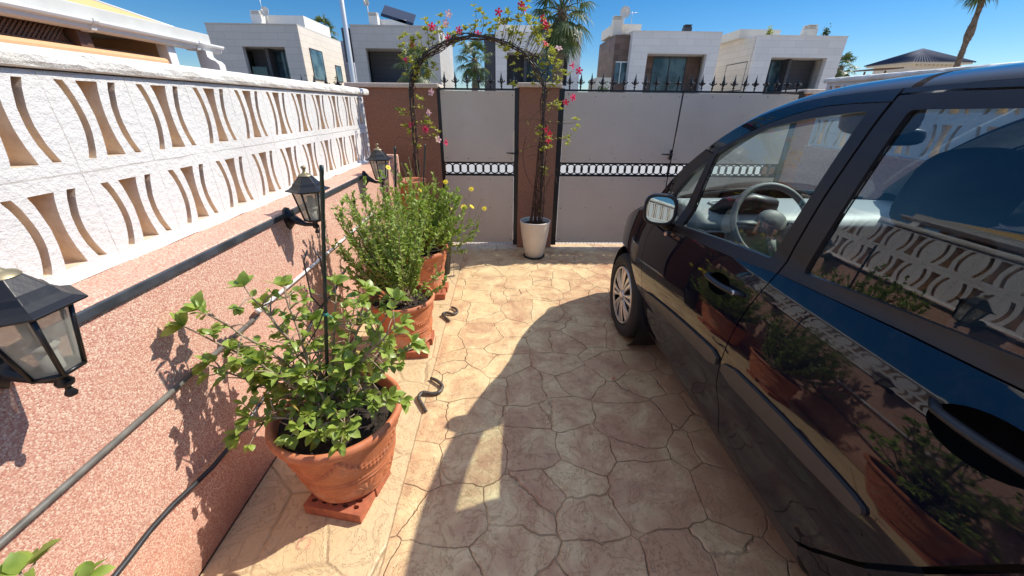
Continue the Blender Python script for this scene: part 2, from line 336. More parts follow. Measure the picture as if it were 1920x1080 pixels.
# ------------------------------------------------------------------ mesh helpers
class MB:
    def __init__(s): s.v = []; s.f = []; s.mi = []; s.sm = []; s.ln = {}
    def add(s, vs, fs, mi=0, smooth=False, normals=None):
        b = len(s.v); s.v += [tuple(p) for p in vs]
        for f in fs:
            if normals is not None: s.ln[len(s.f)] = [normals[i] for i in f]
            s.f.append(tuple(b+i for i in f)); s.mi.append(mi); s.sm.append(smooth or normals is not None)
    def box(s, x0, y0, z0, x1, y1, z1, mi=0):
        x0, x1 = min(x0, x1), max(x0, x1); y0, y1 = min(y0, y1), max(y0, y1); z0, z1 = min(z0, z1), max(z0, z1)
        s.add([(x0,y0,z0),(x1,y0,z0),(x1,y1,z0),(x0,y1,z0),(x0,y0,z1),(x1,y0,z1),(x1,y1,z1),(x0,y1,z1)],
              [(0,3,2,1),(4,5,6,7),(0,1,5,4),(1,2,6,5),(2,3,7,6),(3,0,4,7)], mi); return s
    def obox(s, c, ax, ay, az, mi=0):       # oriented box: centre and three half-axis vectors
        c, ax, ay, az = map(Vector, (c, ax, ay, az))
        s.add([c+ax*i+ay*j+az*k for k in (-1, 1) for i, j in ((-1,-1),(1,-1),(1,1),(-1,1))],
              [(0,3,2,1),(4,5,6,7),(0,1,5,4),(1,2,6,5),(2,3,7,6),(3,0,4,7)], mi); return s
    def tube(s, pts, r, n=8, mi=0, cap=True, flat=1.0):
        pts = [Vector(p) for p in pts]; m = len(pts)
        rs = r if hasattr(r, '__len__') else [r]*m
        t0 = (pts[1]-pts[0]).normalized(); ref = Vector((0, 0, 1)) if abs(t0.z) < .9 else Vector((0, 1, 0))
        u = t0.cross(ref).normalized(); vs = []
        for i, p in enumerate(pts):
            t = (pts[min(i+1, m-1)]-pts[max(i-1, 0)])
            if t.length < 1e-9: t = t0
            t.normalize(); u = (u-t*u.dot(t)); u = u.normalized() if u.length > 1e-6 else t.orthogonal().normalized(); w = t.cross(u)
            for k in range(n):
                a = 2*math.pi*k/n; vs.append(p+(u*math.cos(a)+w*math.sin(a)*flat)*rs[i])
        fs = [(i*n+k, i*n+(k+1) % n, (i+1)*n+(k+1) % n, (i+1)*n+k) for i in range(m-1) for k in range(n)]
        if cap: fs += [tuple(range(n))[::-1], tuple((m-1)*n+k for k in range(n))]
        s.add(vs, fs, mi, True); return s
    def lathe(s, prof, c=(0, 0, 0), n=32, mi=0, fn=None, axis='Z', smooth=True, close=False):
        vs = []
        for j, (r, z) in enumerate(prof):
            for k in range(n):
                a = 2*math.pi*k/n; rr = r+(fn(a, z, r) if fn else 0)
                if axis == 'Z': vs.append((c[0]+rr*math.cos(a), c[1]+rr*math.sin(a), c[2]+z))
                elif axis == 'X': vs.append((c[0]+z, c[1]+rr*math.cos(a), c[2]+rr*math.sin(a)))
                else: vs.append((c[0]+rr*math.cos(a), c[1]+z, c[2]+rr*math.sin(a)))
        m = len(prof)
        fs = [(j*n+k, j*n+(k+1) % n, (j+1)*n+(k+1) % n, (j+1)*n+k) for j in range(m-1) for k in range(n)]
        if close: fs += [tuple(range(n))[::-1], tuple((m-1)*n+k for k in range(n))]
        s.add(vs, fs, mi, smooth); return s
    def ell(s, c, rx, ry, rz, n=12, m=8, mi=0, p=1.0):
        vs = []; fs = []
        sg = lambda v: math.copysign(abs(v)**p, v)
        for j in range(m+1):
            th = math.pi*j/m
            for k in range(n):
                a = 2*math.pi*k/n
                vs.append((c[0]+rx*sg(math.sin(th))*sg(math.cos(a)), c[1]+ry*sg(math.sin(th))*sg(math.sin(a)), c[2]-rz*sg(math.cos(th))))
        for j in range(m):
            for k in range(n): fs.append((j*n+k, j*n+(k+1) % n, (j+1)*n+(k+1) % n, (j+1)*n+k))
        s.add(vs, fs, mi, True); return s
    def grid(s, fn, nu, nv, mi=0, flip=False, nrm=False):
        vs = [fn(i/nu, j/nv) for j in range(nv+1) for i in range(nu+1)]
        fs = []
        for j in range(nv):
            for i in range(nu):
                a = j*(nu+1)+i; q = (a, a+1, a+nu+2, a+nu+1); fs.append(q[::-1] if flip else q)
        s.add(vs, fs, mi, True); return s
    def merge(s, o, off=(0, 0, 0), mi=None):
        b = len(s.v); s.v += [(p[0]+off[0], p[1]+off[1], p[2]+off[2]) for p in o.v]
        for i, f in enumerate(o.f):
            s.f.append(tuple(b+k for k in f)); s.mi.append(o.mi[i] if mi is None else mi); s.sm.append(o.sm[i])
        return s
    def build(s, name, mats, parent=None, origin=None, bev=0.0):
        if not isinstance(mats, (list, tuple)): mats = [mats]
        P = Vector((0, 0, 0))
        if parent is not None: P = Vector(parent['_o'])
        elif origin is not None: P = Vector(origin)
        me = bpy.data.meshes.new(name)
        me.from_pydata([(x-P.x, y-P.y, z-P.z) for x, y, z in s.v], [], s.f)
        for m in mats: me.materials.append(MT[m])
        me.polygons.foreach_set('material_index', s.mi); me.polygons.foreach_set('use_smooth', s.sm)
        me.update()
        if s.ln:
            nn = []
            for p in me.polygons:
                if p.index in s.ln: nn += [tuple(k) for k in s.ln[p.index]]
                else: nn += [tuple(p.normal)]*p.loop_total
            me.normals_split_custom_set(nn)
        o = bpy.data.objects.new(name, me); C.objects.link(o)
        o['_o'] = tuple(P)
        if parent is not None: o.parent = parent
        elif origin is not None: o.location = P
        if bev:
            b = o.modifiers.new('bevel', 'BEVEL'); b.width = bev; b.segments = 2; b.limit_method = 'ANGLE'; b.angle_limit = R(40)
        return o
def thing(name, loc, label, cat, group=None):
    o = bpy.data.objects.new(name, None); C.objects.link(o); o.location = loc; o['_o'] = tuple(loc); o.empty_display_size = .1
    o['label'] = label; o['category'] = cat
    if group: o['group'] = group
    return o
def tag(o, label, cat, group=None):
    o['label'] = label; o['category'] = cat
    if group: o['group'] = group
    return o
def struct(o): o['kind'] = 'structure'; return o
def dup(root, loc, label=None):
    def cp(o, par):
        c = o.copy(); C.objects.link(c)
        if par is not None: c.parent = par
        for k in [x for x in bpy.data.objects if x.parent == o and x is not c]: cp(k, c)
        return c
    r = cp(root, None); r.location = loc; r['_o'] = tuple(loc)
    if label: r['label'] = label
    return r
def tri_poly(poly, holes=(), dens=.04, grid=True):
    """triangulate a 2-D polygon with holes; returns points, triangles and boundary loops"""
    def densify(pl):
        out = []
        for i, p in enumerate(pl):
            q = pl[(i+1) % len(pl)]; n = max(1, int(math.dist(p, q)/dens))
            out += [(p[0]+(q[0]-p[0])*k/n, p[1]+(q[1]-p[1])*k/n) for k in range(n)]
        return out
    def inside(x, y, pl):
        c = False; j = len(pl)-1
        for i in range(len(pl)):
            xi, yi = pl[i]; xj, yj = pl[j]
            if (yi > y) != (yj > y) and x < (xj-xi)*(y-yi)/(yj-yi)+xi: c = not c
            j = i
        return c
    P = densify(poly); H = [densify(h) for h in holes]
    pts = list(P); loops = [list(range(len(P)))]
    for h in H: loops.append(list(range(len(pts), len(pts)+len(h)))); pts += h
    edges = [(l[i], l[(i+1) % len(l)]) for l in loops for i in range(len(l))]
    B = np.array(pts); nb = len(pts)
    if grid:
        x0, y0 = B.min(0); x1, y1 = B.max(0)
        for i, yy in enumerate(np.arange(y0+dens*.5, y1, dens*.87)):
            for xx in np.arange(x0+(.5 if i % 2 else 0)*dens, x1, dens):
                if ((B[:, 0]-xx)**2+(B[:, 1]-yy)**2).min() > (dens*.55)**2 and inside(xx, yy, P) and not any(inside(xx, yy, h) for h in H):
                    pts.append((float(xx), float(yy)))
    vo, eo, fo, *_ = delaunay_2d_cdt([Vector(p) for p in pts], edges, [], 0, 1e-7)
    vo = [(p.x, p.y) for p in vo]; tr = []
    for f in fo:
        cx = sum(vo[i][0] for i in f)/len(f); cy = sum(vo[i][1] for i in f)/len(f)
        if inside(cx, cy, P) and not any(inside(cx, cy, h) for h in H): tr.append(tuple(f))
    return vo, tr, [[pts[i] for i in l] for l in loops]
def smooth_poly(pl, it=2):
    for _ in range(it):
        pl = [q for i in range(len(pl)) for q in ((pl[i][0]*.75+pl[(i+1) % len(pl)][0]*.25, pl[i][1]*.75+pl[(i+1) % len(pl)][1]*.25),
                                                  (pl[i][0]*.25+pl[(i+1) % len(pl)][0]*.75, pl[i][1]*.25+pl[(i+1) % len(pl)][1]*.75))]
    return pl
def round_poly(pl, r=.02):
    """cut each corner with a small arc"""
    out = []
    n = len(pl)
    for i in range(n):
        p0, p, p1 = Vector(pl[i-1]), Vector(pl[i]), Vector(pl[(i+1) % n])
        a = (p0-p); b = (p1-p); ra = min(r, a.length*.45); rb = min(r, b.length*.45)
        A = p+a.normalized()*ra; B = p+b.normalized()*rb
        for k in range(4):
            u = k/3; q = A*(1-u)**2+p*2*u*(1-u)+B*u*u; out.append((q.x, q.y))
    return out

# ------------------------------------------------------------------ ground
def plane(name, x0, y0, x1, y1, z, mat):
    mb = MB(); mb.add([(x0,y0,z),(x1,y0,z),(x1,y1,z),(x0,y1,z)], [(0,1,2,3)])
    return struct(mb.build(name, mat, origin=((x0+x1)/2, (y0+y1)/2, z)))
plane('ground', -400, -200, 400, 600, -.06, 'pave_ground')
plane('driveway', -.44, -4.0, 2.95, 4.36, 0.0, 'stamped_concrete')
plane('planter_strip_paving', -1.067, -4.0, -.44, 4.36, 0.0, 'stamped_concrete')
plane('neighbour_patio', -9.0, -4.0, -1.40, 4.36, -.002, 'pave_ground')
plane('pavement', -60, 4.36, 60, 7.2, -.012, 'pavement_tiles')
plane('road', -60, 7.2, 60, 14.5, -.05, 'asphalt')
plane('far_pavement', -60, 14.5, 60, 17.0, -.02, 'pavement_tiles')

# ------------------------------------------------------------------ pierced block walls
CW = .262; BH = .2645
def arc_hole(inner, outer):
    t = [k/9 for k in range(10)]
    a = [(-(inner+.0225*(2*u-1)**2), u) for u in t]; b = [(-(outer+.0245*(2*u-1)**2), u) for u in t[::-1]]
    return a+b
def cell_mb(z0, hb, ht, depth):
    """one block, Y from -CW/2 to CW/2, front at x=0, body towards -x"""
    H = []
    for side in (-1, 1):
        pl = [(side*p[0]*-1, hb+(ht-hb)*p[1]) for p in arc_hole(.046, .068)]
        H.append(pl if side < 0 else pl[::-1])
    t = [k/9 for k in range(10)]; w = lambda u: .0175+.0155*(2*u-1)**2
    H.append([(w(u), hb+(ht-hb)*u) for u in t]+[(-w(u), hb+(ht-hb)*u) for u in t[::-1]])
    rnd = random.Random(4)
    H = [[(p[0]+rnd.uniform(-.0007, .0007), p[1]+rnd.uniform(-.0007, .0007)) for p in h] for h in H]
    out = [(-CW/2, z0), (CW/2, z0), (CW/2, z0+BH), (-CW/2, z0+BH)]
    pts, tr, loops = tri_poly(out, H, .06, False)
    mb = MB()
    mb.add([(0, p[0], p[1]) for p in pts], tr, 0)
    mb.add([(-depth, p[0], p[1]) for p in pts], [f[::-1] for f in tr], 0)
    for l in loops[1:]:
        n = len(l)
        vs = [(0, p[0], p[1]) for p in l]+[(-.004, p[0]+0, p[1]) for p in l]+[(-depth, p[0], p[1]) for p in l]
        mb.add(vs, [(i, (i+1) % n, n+(i+1) % n, n+i) for i in range(n)]+[(n+i, n+(i+1) % n, 2*n+(i+1) % n, 2*n+i) for i in range(n)], 1)
    return mb
def block_screen(parent, name, xf, ncell, y_c0, z_rows, side, mats=('white_masonry', 'tan_concrete')):
    allm = MB()
    for (z0, hb, ht) in z_rows:
        c = cell_mb(z0, hb, ht, .11)
        for k in range(ncell):
            o = MB(); o.v = [(side*p[0], p[1], p[2]) for p in c.v]; o.f = [f if side > 0 else f[::-1] for f in c.f]; o.mi = c.mi; o.sm = c.sm
            allm.merge(o, (xf, y_c0+CW*k, 0))
    return allm
# left wall: pink pebbledash base, ledge, two courses of white pierced blocks, coping
lw = thing('garden_wall', (-1.2, 0, 0), 'long boundary wall of white pierced blocks over a pink pebbledash base, left of the driveway', 'wall')
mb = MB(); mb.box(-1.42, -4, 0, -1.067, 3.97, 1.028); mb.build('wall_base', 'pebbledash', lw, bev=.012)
mb = MB(); mb.box(-1.33, 3.80, 0, -1.045, 3.985, 1.062); mb.build('end_pier', 'pebbledash', lw, bev=.012)
scr = block_screen(lw, 'block_screen', -1.26, 30, 1.323-.262*20, [(1.047, 1.064, 1.271), (1.3115, 1.344, 1.557)], 1)
scr.build('block_screen', ['white_masonry', 'tan_concrete'], lw)
mb = MB()   # mortar fillet under the blocks
prof = [(-1.425, 1.029), (-1.235, 1.029), (-1.244, 1.040), (-1.256, 1.049), (-1.38, 1.049)]
ny = 80
def wob(y, k): return .0025*math.sin(y*17+k*3)+.002*math.sin(y*41+k)
vs = []
for j in range(ny+1):
    y = -4+7.97*j/ny
    vs += [(px+wob(y, i)*(1 if i in (1, 2) else 0), y, pz+(wob(y, i+2) if i in (1, 2) else 0)) for i, (px, pz) in enumerate(prof)]
m = len(prof)
mb.add(vs, [(j*m+i, (j+1)*m+i, (j+1)*m+(i+1) % m, j*m+(i+1) % m) for j in range(ny) for i in range(m)]+[tuple(range(m)), tuple(ny*m+i for i in range(m))[::-1]])
mb.build('mortar_fillet', 'white_cap', lw)
def coping(xf, side, y0, y1, zb, zt, parent, mat='white_cap', wd=.17):
    mb = MB(); ny = 160; prof = [(0, 0), (.010, .004), (.016, .016), (.016, .032), (.010, .045), (-.004, .053), (-.05, .060), (-wd, .060), (-wd, 0)]
    vs = []
    for j in range(ny+1):
        y = y0+(y1-y0)*j/ny
        for i, (px, pz) in enumerate(prof):
            j1 = (.0016*math.sin(y*23+i*2)+.0014*math.sin(y*61+i*5)+.001*math.sin(y*127+i)) if 0 < i < 6 else 0
            vs.append((xf+side*(px+j1+.008), y, zb+pz/.06*(zt-zb)+j1*.6))
    m = len(prof)
    f = [(j*m+i, j*m+(i+1) % m, (j+1)*m+(i+1) % m, (j+1)*m+i) for j in range(ny) for i in range(m)]+[tuple(range(m))[::-1], tuple(ny*m+i for i in range(m))]
    mb.add(vs, f if side < 0 else [q[::-1] for q in f], 0, False)
    return mb.build('coping', mat, parent)
coping(-1.26, 1, -4, 3.93, 1.580, 1.637, lw)
# right wall
rw = thing('garden_wall', (3.0, 0, 0), 'boundary wall of white pierced blocks in shade, right of the parked car', 'wall')
mb = MB(); mb.box(2.93, -4, 0, 3.12, 3.86, 1.188); mb.build('wall_base', 'pebbledash', rw, bev=.01)
scr = block_screen(rw, 'block_screen', 2.96, 30, 3.722-.262*29, [(1.190, 1.210, 1.418), (1.4545, 1.484, 1.695)], -1)
scr.build('block_screen', ['white_masonry', 'tan_concrete'], rw)
coping(2.96, -1, -4, 3.88, 1.720, 1.765, rw, wd=.17)
# concrete bits on the ledge of the base: conduits and channel
o = MB().box(-1.067, -4, 1.000, -1.054, 3.02, 1.026).build('metal_channel', 'channel_dark', origin=(-1.05, 0, 1.01), bev=.003)
tag(o, 'dark flat metal channel running along the top edge of the pink wall', 'cable channel')
mb = MB(); mb.tube([(-1.055, -3.9, .640), (-1.055, -.5, .655), (-1.055, .5, .664), (-1.055, 1.43, .680)], .0085, 10); mb.lathe([(.0095, 0), (.0105, .01), (.0095, .02)], (-1.055, 1.40, .679), 10, axis='Y')
tag(mb.build('conduit', 'conduit_grey', origin=(-1.055, 0, .66)), 'long grey plastic pipe along the pink wall, dull nearer half', 'pipe')
mb = MB(); mb.tube([(-1.050, 1.46, .700), (-1.050, 2.1, .700), (-1.050, 3.05, .716)], .0085, 10)
for yy in (1.52, 2.02, 2.5): mb.lathe([(.0085, 0), (.0115, .004), (.0115, .018), (.0085, .022)], (-1.050, yy, .700), 10, axis='Y')
mb.tube([(-1.050, 1.47, .700), (-1.047, 1.45, .703), (-1.035, 1.42, .712), (-1.03, 1.405, .716)], [.014, .013, .013, .012], 8)
tag(mb.build('conduit', 'white_gutter', origin=(-1.05, 2, .7)), 'pale plastic pipe on the pink wall behind the shrubs', 'pipe')
mb = MB(); pts = []
for k in range(30):
    y = .1+k*.078; pts.append((-1.045+.006*math.sin(k*1.3), y, .375-.055*min(1, max(0, (y-.4)/.7))+.006*math.sin(k*.9)+max(0, y-1.15)*.16))
mb.tube(pts, .0085, 9); random.seed(2)
tag(mb.build('hose', 'conduit_black', origin=(-1.045, .8, .35)), 'black irrigation hose clipped low along the pink wall behind the pots', 'hose')

# ------------------------------------------------------------------ gate piers, gates, fence
GY = 4.25
def pier(x0, x1, z, label):
    t = thing('gate_pier', ((x0+x1)/2, 4.4, 0), label, 'pier')
    MB().box(x0, 4.22, 0, x1, 4.56, z).build('shaft', 'brown_stucco', t, bev=.006)
    MB().box(x0-.022, 4.195, z, x1+.022, 4.585, z+.042).build('cap_stone', 'limestone_cap', t, bev=.01)
    return t
pier(.160, .560, 1.672, 'brown stucco gate pier with a pale cap behind the white flower pot')
pier(3.055, 3.30, 1.645, 'brown stucco gate pier with a pale cap at the right end beyond the car')
pier(-1.53, -.662, 1.655, 'wide brown stucco pier at the end of the white block wall')
def spike_mb():
    mb = MB()
    mb.tube([(0, 0, 0), (0, 0, .05)], .0045, 6)
    mb.lathe([(.0045, .018), (.010, .023), (.0045, .029)], n=8)
    mb.lathe([(.004, .040), (.013, .047), (.005, .054), (.008, .060), (.0125, .074), (.0075, .090), (.0055, .100), (.0035, .118), (.0005, .147)], n=6)
    for a in range(4):
        c, s = math.cos(a*math.pi/2), math.sin(a*math.pi/2)
        mb.tube([(c*.004, s*.004, .060), (c*.015, s*.015, .056), (c*.022, s*.022, .066), (c*.018, s*.018, .076)], [.005, .006, .0045, .001], 5)
    mb.v = [(x*1.55, y*1.3, z) for x, y, z in mb.v]
    return mb
SP = spike_mb().build('spike', 'black_metal'); SPM = SP.data; bpy.data.objects.remove(SP)
def add_spikes(parent, xs, y, z):
    P = Vector(parent['_o'])
    for x in xs:
        o = bpy.data.objects.new('spike', SPM); C.objects.link(o); o.parent = parent; o.location = Vector((x, y, z))-P
        o.rotation_euler = (random.uniform(-.03, .03), random.uniform(-.04, .04), random.uniform(-.2, .2))
def ring_band(x0, x1, parent):
    mb = MB(); mb.box(x0, GY-.008, .826, x1, GY+.008, .838); mb.box(x0, GY-.008, .944, x1, GY+.008, .954)
    n = max(1, round((x1-x0)/.080)); st = (x1-x0)/n
    for k in range(n+1):
        cx = x0+st*k
        if k in (0, n): mb.box(cx-.006 if k == n else cx, GY-.006, .838, cx if k == n else cx+.006, GY+.006, .944)
        if k < n:
            c = cx+st/2; pts = [(c+.049*math.cos(a), GY, .892+.049*math.sin(a)) for a in [2*math.pi*i/24 for i in range(25)]]
            mb.tube(pts, .0062, 6, cap=False, flat=1)
            mb.box(cx+st*.30, GY-.005, .838, cx+st*.42, GY+.005, .850); mb.box(cx+st*.60, GY-.005, .838, cx+st*.72, GY+.005, .850)
        if 0 < k < n:
            mb.obox((cx, GY, .892), (.012, 0, 0), (0, .005, 0), (0, 0, .028))
    mb.build('ring_band', 'black_metal', parent)
def gate_leaf(x0, x1, posts, name, label, spikes, latch):
    t = thing(name, ((x0+x1)/2, GY, 0), label, 'gate')
    mb = MB(); a, b = x0, x1
    pw0, pw1 = posts
    mb.box(a, GY-.022, .03, a+pw0, GY+.022, 1.668); mb.box(b-pw1, GY-.022, .03, b, GY+.022, 1.668)
    ia, ib = a+pw0, b-pw1
    mb.box(ia, GY-.015, 1.643, ib, GY+.015, 1.661); mb.box(ia, GY-.015, .814, ib, GY+.015, .826)
    mb.box(ia, GY-.015, .954, ib, GY+.015, .966); mb.box(ia, GY-.015, .062, ib, GY+.015, .082)
    mb.build('frame', 'black_metal', t, bev=.002)
    rnd = random.Random(int(x0*100))
    for z0, z1 in ((.060, .818), (.963, 1.637)):
        mb = MB(); mb.box(ia+.003, GY-.0195, z0, ib-.003, GY-.0155, z1)
        k = max(2, round((ib-ia)/.28))
        for zz in (z0+.035, z1-.04, (z0+z1)/2+.03) if z0 < .5 else (z0+.04, z1-.03):
            for i in range(k+1):
                sx = ia+.03+(ib-ia-.06)*i/k+rnd.uniform(-.012, .012); sz = zz+rnd.uniform(-.01, .01)
                mb.ell((sx, GY-.020, sz), .0045, .003, .0045, 8, 4, 1)
                if rnd.random() < .3: mb.box(sx-.008, GY-.0208, sz+.007, sx+.010, GY-.0198, sz+.009, 1)
        mb.build('sheet_panel', ['panel_sheet', 'screw'], t)
    ring_band(ia+.001, ib-.001, t)
    if latch:
        mb = MB(); lx = b-.012
        mb.box(lx-.014, GY-.035, 1.00, lx+.010, GY-.022, 1.10); mb.tube([(lx, GY-.055, 1.055), (lx-.05, GY-.060, 1.056), (lx-.115, GY-.058, 1.060)], [.010, .008, .005], 8); mb.tube([(lx, GY-.02, 1.055), (lx, GY-.06, 1.055)], .009, 8)
        mb.build('latch_handle', 'black_metal', t)
    add_spikes(t, spikes, GY, 1.661)
    return t
random.seed(8)
gate_leaf(-.662, .160, (.032, .046), 'pedestrian_gate', 'narrow black framed garden gate with grey sheet panels, left of the middle pier', [-.585+.1135*i for i in range(7)], True)
gate_leaf(.560, 1.808, (.055, .004), 'driveway_gate', 'left leaf of the black framed driveway gate, beside the middle pier', [.663+.1085*i for i in range(11)], True)
gate_leaf(1.812, 3.055, (.004, .055), 'driveway_gate', 'right leaf of the black framed driveway gate, partly behind the car', [1.885+.1085*i for i in range(11)], False)
fn = thing('railing_fence', (-2.2, 4.3, 0), 'black spiked railing beyond the white block wall at the left', 'fence')
mb = MB(); mb.box(-3.6, 4.285, 1.60, -1.56, 4.315, 1.62); mb.box(-3.6, 4.285, .55, -1.56, 4.315, .575)
for k in range(17): mb.box(-3.50+.116*k-.007, 4.293, .5, -3.50+.116*k+.007, 4.307, 1.60)
mb.build('rails', 'black_metal', fn); add_spikes(fn, [-3.50+.116*k for k in range(17)], 4.30, 1.62)
MB().box(-6.5, 4.24, 0, -1.56, 4.36, .5).build('plinth', 'brown_stucco', fn)

# ------------------------------------------------------------------ neighbour's porch on the left
nb = thing('porch_house', (-4, 0, 0), "neighbour's porch with white gutter, lattice and pale orange parapet behind the left wall", 'house')
mb = MB()
gp = [(-2.62, 1.955), (-2.62, 1.90), (-2.565, 1.895), (-2.535, 1.905), (-2.527, 1.925), (-2.508, 1.932), (-2.500, 1.944), (-2.500, 1.956), (-2.512, 1.956), (-2.60, 1.950)]
m = len(gp); vs = [(x, y, z) for y in (-4.0, 4.03) for x, z in gp]
mb.add(vs, [(i, m+i, m+(i+1) % m, (i+1) % m) for i in range(m)]+[tuple(range(m)), tuple(m+i for i in range(m))[::-1]])
for yy in (-1.0, .9, 2.83, 3.72):
    mb2 = [(x+(.006 if x > -2.6 else 0), z+(-.006 if z < 1.93 else .003)) for x, z in gp]
    vs = [(x, y, z) for y in (yy, yy+.035) for x, z in mb2]
    mb.add(vs, [(i, m+i, m+(i+1) % m, (i+1) % m) for i in range(m)]+[tuple(range(m)), tuple(m+i for i in range(m))[::-1]])
mb.build('gutter', 'white_gutter', nb)
MB().box(-9, -4, 1.958, -2.56, 3.96, 2.035).build('roof_edge', 'fascia_grey', nb, bev=.006)
mb = MB(); mb.add([(-2.72, -4, 2.040), (-4.0, -4, 2.44), (-4.0, 3.82, 2.44), (-2.72, 3.82, 2.040), (-2.72, -4, 2.055), (-4.0, -4, 2.455), (-4.0, 3.82, 2.455), (-2.72, 3.82, 2.055)],
       [(0,1,2,3),(4,7,6,5),(0,3,7,4),(1,5,6,2),(2,6,7,3),(0,4,5,1)]); mb.build('awning', 'awning_yellow', nb)
mb = MB(); mb.tube([(-2.75, 3.84, 2.062), (-4.0, 3.84, 2.455)], .014, 6); mb.tube([(-3.95, -4, 2.45), (-3.95, 3.84, 2.45)], .016, 6); mb.build('awning_rail', 'white_gutter', nb)
MB().box(-2.70, -4, 0, -2.56, 3.42, 1.805).build('parapet', 'orange_render', nb, bev=.02)
MB().box(-4.2, 3.66, 0, -2.78, 3.78, 1.955).build('end_wall', 'orange_render', nb)
MB().box(-2.72, -4, 1.80, -2.70, 2.78, 1.915).build('white_backing', 'villa_white', nb)  # white board added to stand for brightness behind the lattice
mb = MB(); mb.box(-8.9, -4, 0, -4.2, 3.8, 1.955); mb.build('wall', 'orange_render', nb)
mb = MB(); mb.box(-2.69, -4, 1.915, -2.58, 3.9, 1.957); mb.box(-2.68, 2.80, 1.806, -2.60, 2.88, 1.914); mb.box(-2.68, -4, 1.806, -2.64, 3.4, 1.822); mb.build('beam', 'dark_wood', nb)
mb = MB()
for k in range(-80, 62):   # diagonal slats of the lattice
    y = k*.024
    mb.obox((-2.652, 1.30+y*1.0, 1.868), (.003, 0, 0), (0, .0030, .0030), (0, .052, -.052)) if -1.6 < y < 1.45 else None
    mb.obox((-2.646, 1.30+y*1.0, 1.868), (.003, 0, 0), (0, .0030, -.0030), (0, .052, .052)) if -1.6 < y < 1.45 else None
mb.build('lattice', 'dark_wood', nb)
mb = MB(); mb.box(-2.66, 3.46, 0, -2.58, 3.54, 1.956); mb.build('post', 'white_gutter', nb, bev=.004)
mb = MB(); pr = [(-2.52, 1.90), (-2.52, 1.86), (-2.50, 1.84), (-2.46, 1.825), (-2.44, 1.80), (-2.44, 1.70), (-2.52, 1.70), (-2.60, 1.76), (-2.60, 1.90)]
m = len(pr); mb.add([(x, y, z) for y in (3.80, 3.88) for x, z in pr], [(i, m+i, m+(i+1) % m, (i+1) % m) for i in range(m)]+[tuple(range(m)), tuple(m+i for i in range(m))[::-1]])
mb.box(-2.60, 3.80, 0, -2.45, 3.88, 1.70)
mb.build('corbel', 'white_gutter', nb)

# ------------------------------------------------------------------ villas across the street
def villa(x0, x1, y0, y1, zt, log, label, mats, inner, pent=(), chim=(), side_win=(), extra=None):
    """box house with a loggia cut in the front facade; log = (xa, xb, zb, zt, depth)"""
    t = thing('villa', ((x0+x1)/2, (y0+y1)/2, 0), label, 'house')
    xa, xb, zb, zl, dp = log; f = .35
    mb = MB()
    mb.box(x0, y0, 0, xa, y0+f, zt); mb.box(xb, y0, 0, x1, y0+f, zt); mb.box(xa, y0, zl, xb, y0+f, zt); mb.box(xa, y0, 0, xb, y0+f, zb)
    mb.box(x0, y0+f, 0, x0+f, y1, zt); mb.box(x1-f, y0+f, 0, x1, y1, zt); mb.box(x0+f, y1-f, 0, x1-f, y1, zt)
    mb.box(x0+f, y0+f, zl+.003, x1-f, y1-f, zt-.15)
    mb.box(x0-.03, y0-.03, zt, x1+.03, y1+.03, zt+.05)
    mb.build('wall', mats[0], t)
    mb = MB(); mb.box(x0+f, y0+f, 0, x1-f, y1-f, zb-.1); mb.build('floor_slab', mats[0], t)
    xg0, xg1, dark_left, dark_right = inner
    yb = y0+dp
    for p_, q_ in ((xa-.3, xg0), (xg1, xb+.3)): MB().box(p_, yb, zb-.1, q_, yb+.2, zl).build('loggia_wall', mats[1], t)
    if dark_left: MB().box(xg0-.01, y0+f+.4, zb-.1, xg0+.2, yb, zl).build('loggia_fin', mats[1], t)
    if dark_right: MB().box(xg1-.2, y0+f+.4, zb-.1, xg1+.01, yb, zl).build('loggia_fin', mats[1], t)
    wdo = MB().box(xg0, yb+.02, zb-.1, xg1, yb+.06, zl).build('window', 'villa_glass', t)
    mb = MB(); nfr = max(2, round((xg1-xg0)/1.1))
    for i in range(nfr+1):
        xx = xg0+(xg1-xg0)*i/nfr; mb.box(xx-.03, yb-.02, zb-.1, xx+.03, yb+.02, zl-.05)
    mb.box(xg0+.03, yb-.025, zl-.10, xg1-.03, yb+.015, zl-.03)
    mb.build('frame', 'villa_dark', wdo)
    if x0 < -12: MB().box(xa+.3, y0+.05, zb, xa+1.3, y0+.075, zb+.95).build('balustrade', 'balcony_glass', t)
    for (a, b, c, d, zz) in pent:
        MB().box(a, c, zt+.05, b, d, zz).build('roof_room', mats[2], t)
    for (cx, cy, s, z1, kind) in chim:
        mb = MB(); mb.box(cx-s, cy-s, zt-.1, cx+s, cy+s, z1-.25*(s/.35))
        for q in range(3): mb.box(cx-s*.95, cy-s*.95, z1-(.22-.085*q)*(s/.35), cx+s*.95, cy+s*.95, z1-(.18-.085*q)*(s/.35))
        mb.box(cx-s*.6, cy-s*.6, z1-.25*(s/.35), cx+s*.6, cy+s*.6, z1-.03)
        mb.build('chimney', 'villa_dark' if kind else mats[2], t)
    for (xs, ya, yb2, za, zb2, sgn) in side_win:
        g = MB().box(xs-.02, ya, za, xs+.02, yb2, zb2).build('window', 'villa_glass', t)
        mb = MB()
        for (p, q, r_, s_) in ((ya-.06, ya, za, zb2), (yb2, yb2+.06, za, zb2), (ya-.06, yb2+.06, zb2, zb2+.06), (ya-.06, yb2+.06, za-.06, za)):
            mb.box(xs-.035, p, r_, xs+.035, q, s_)
        mb.build('frame', 'villa_dark', g)
    return t
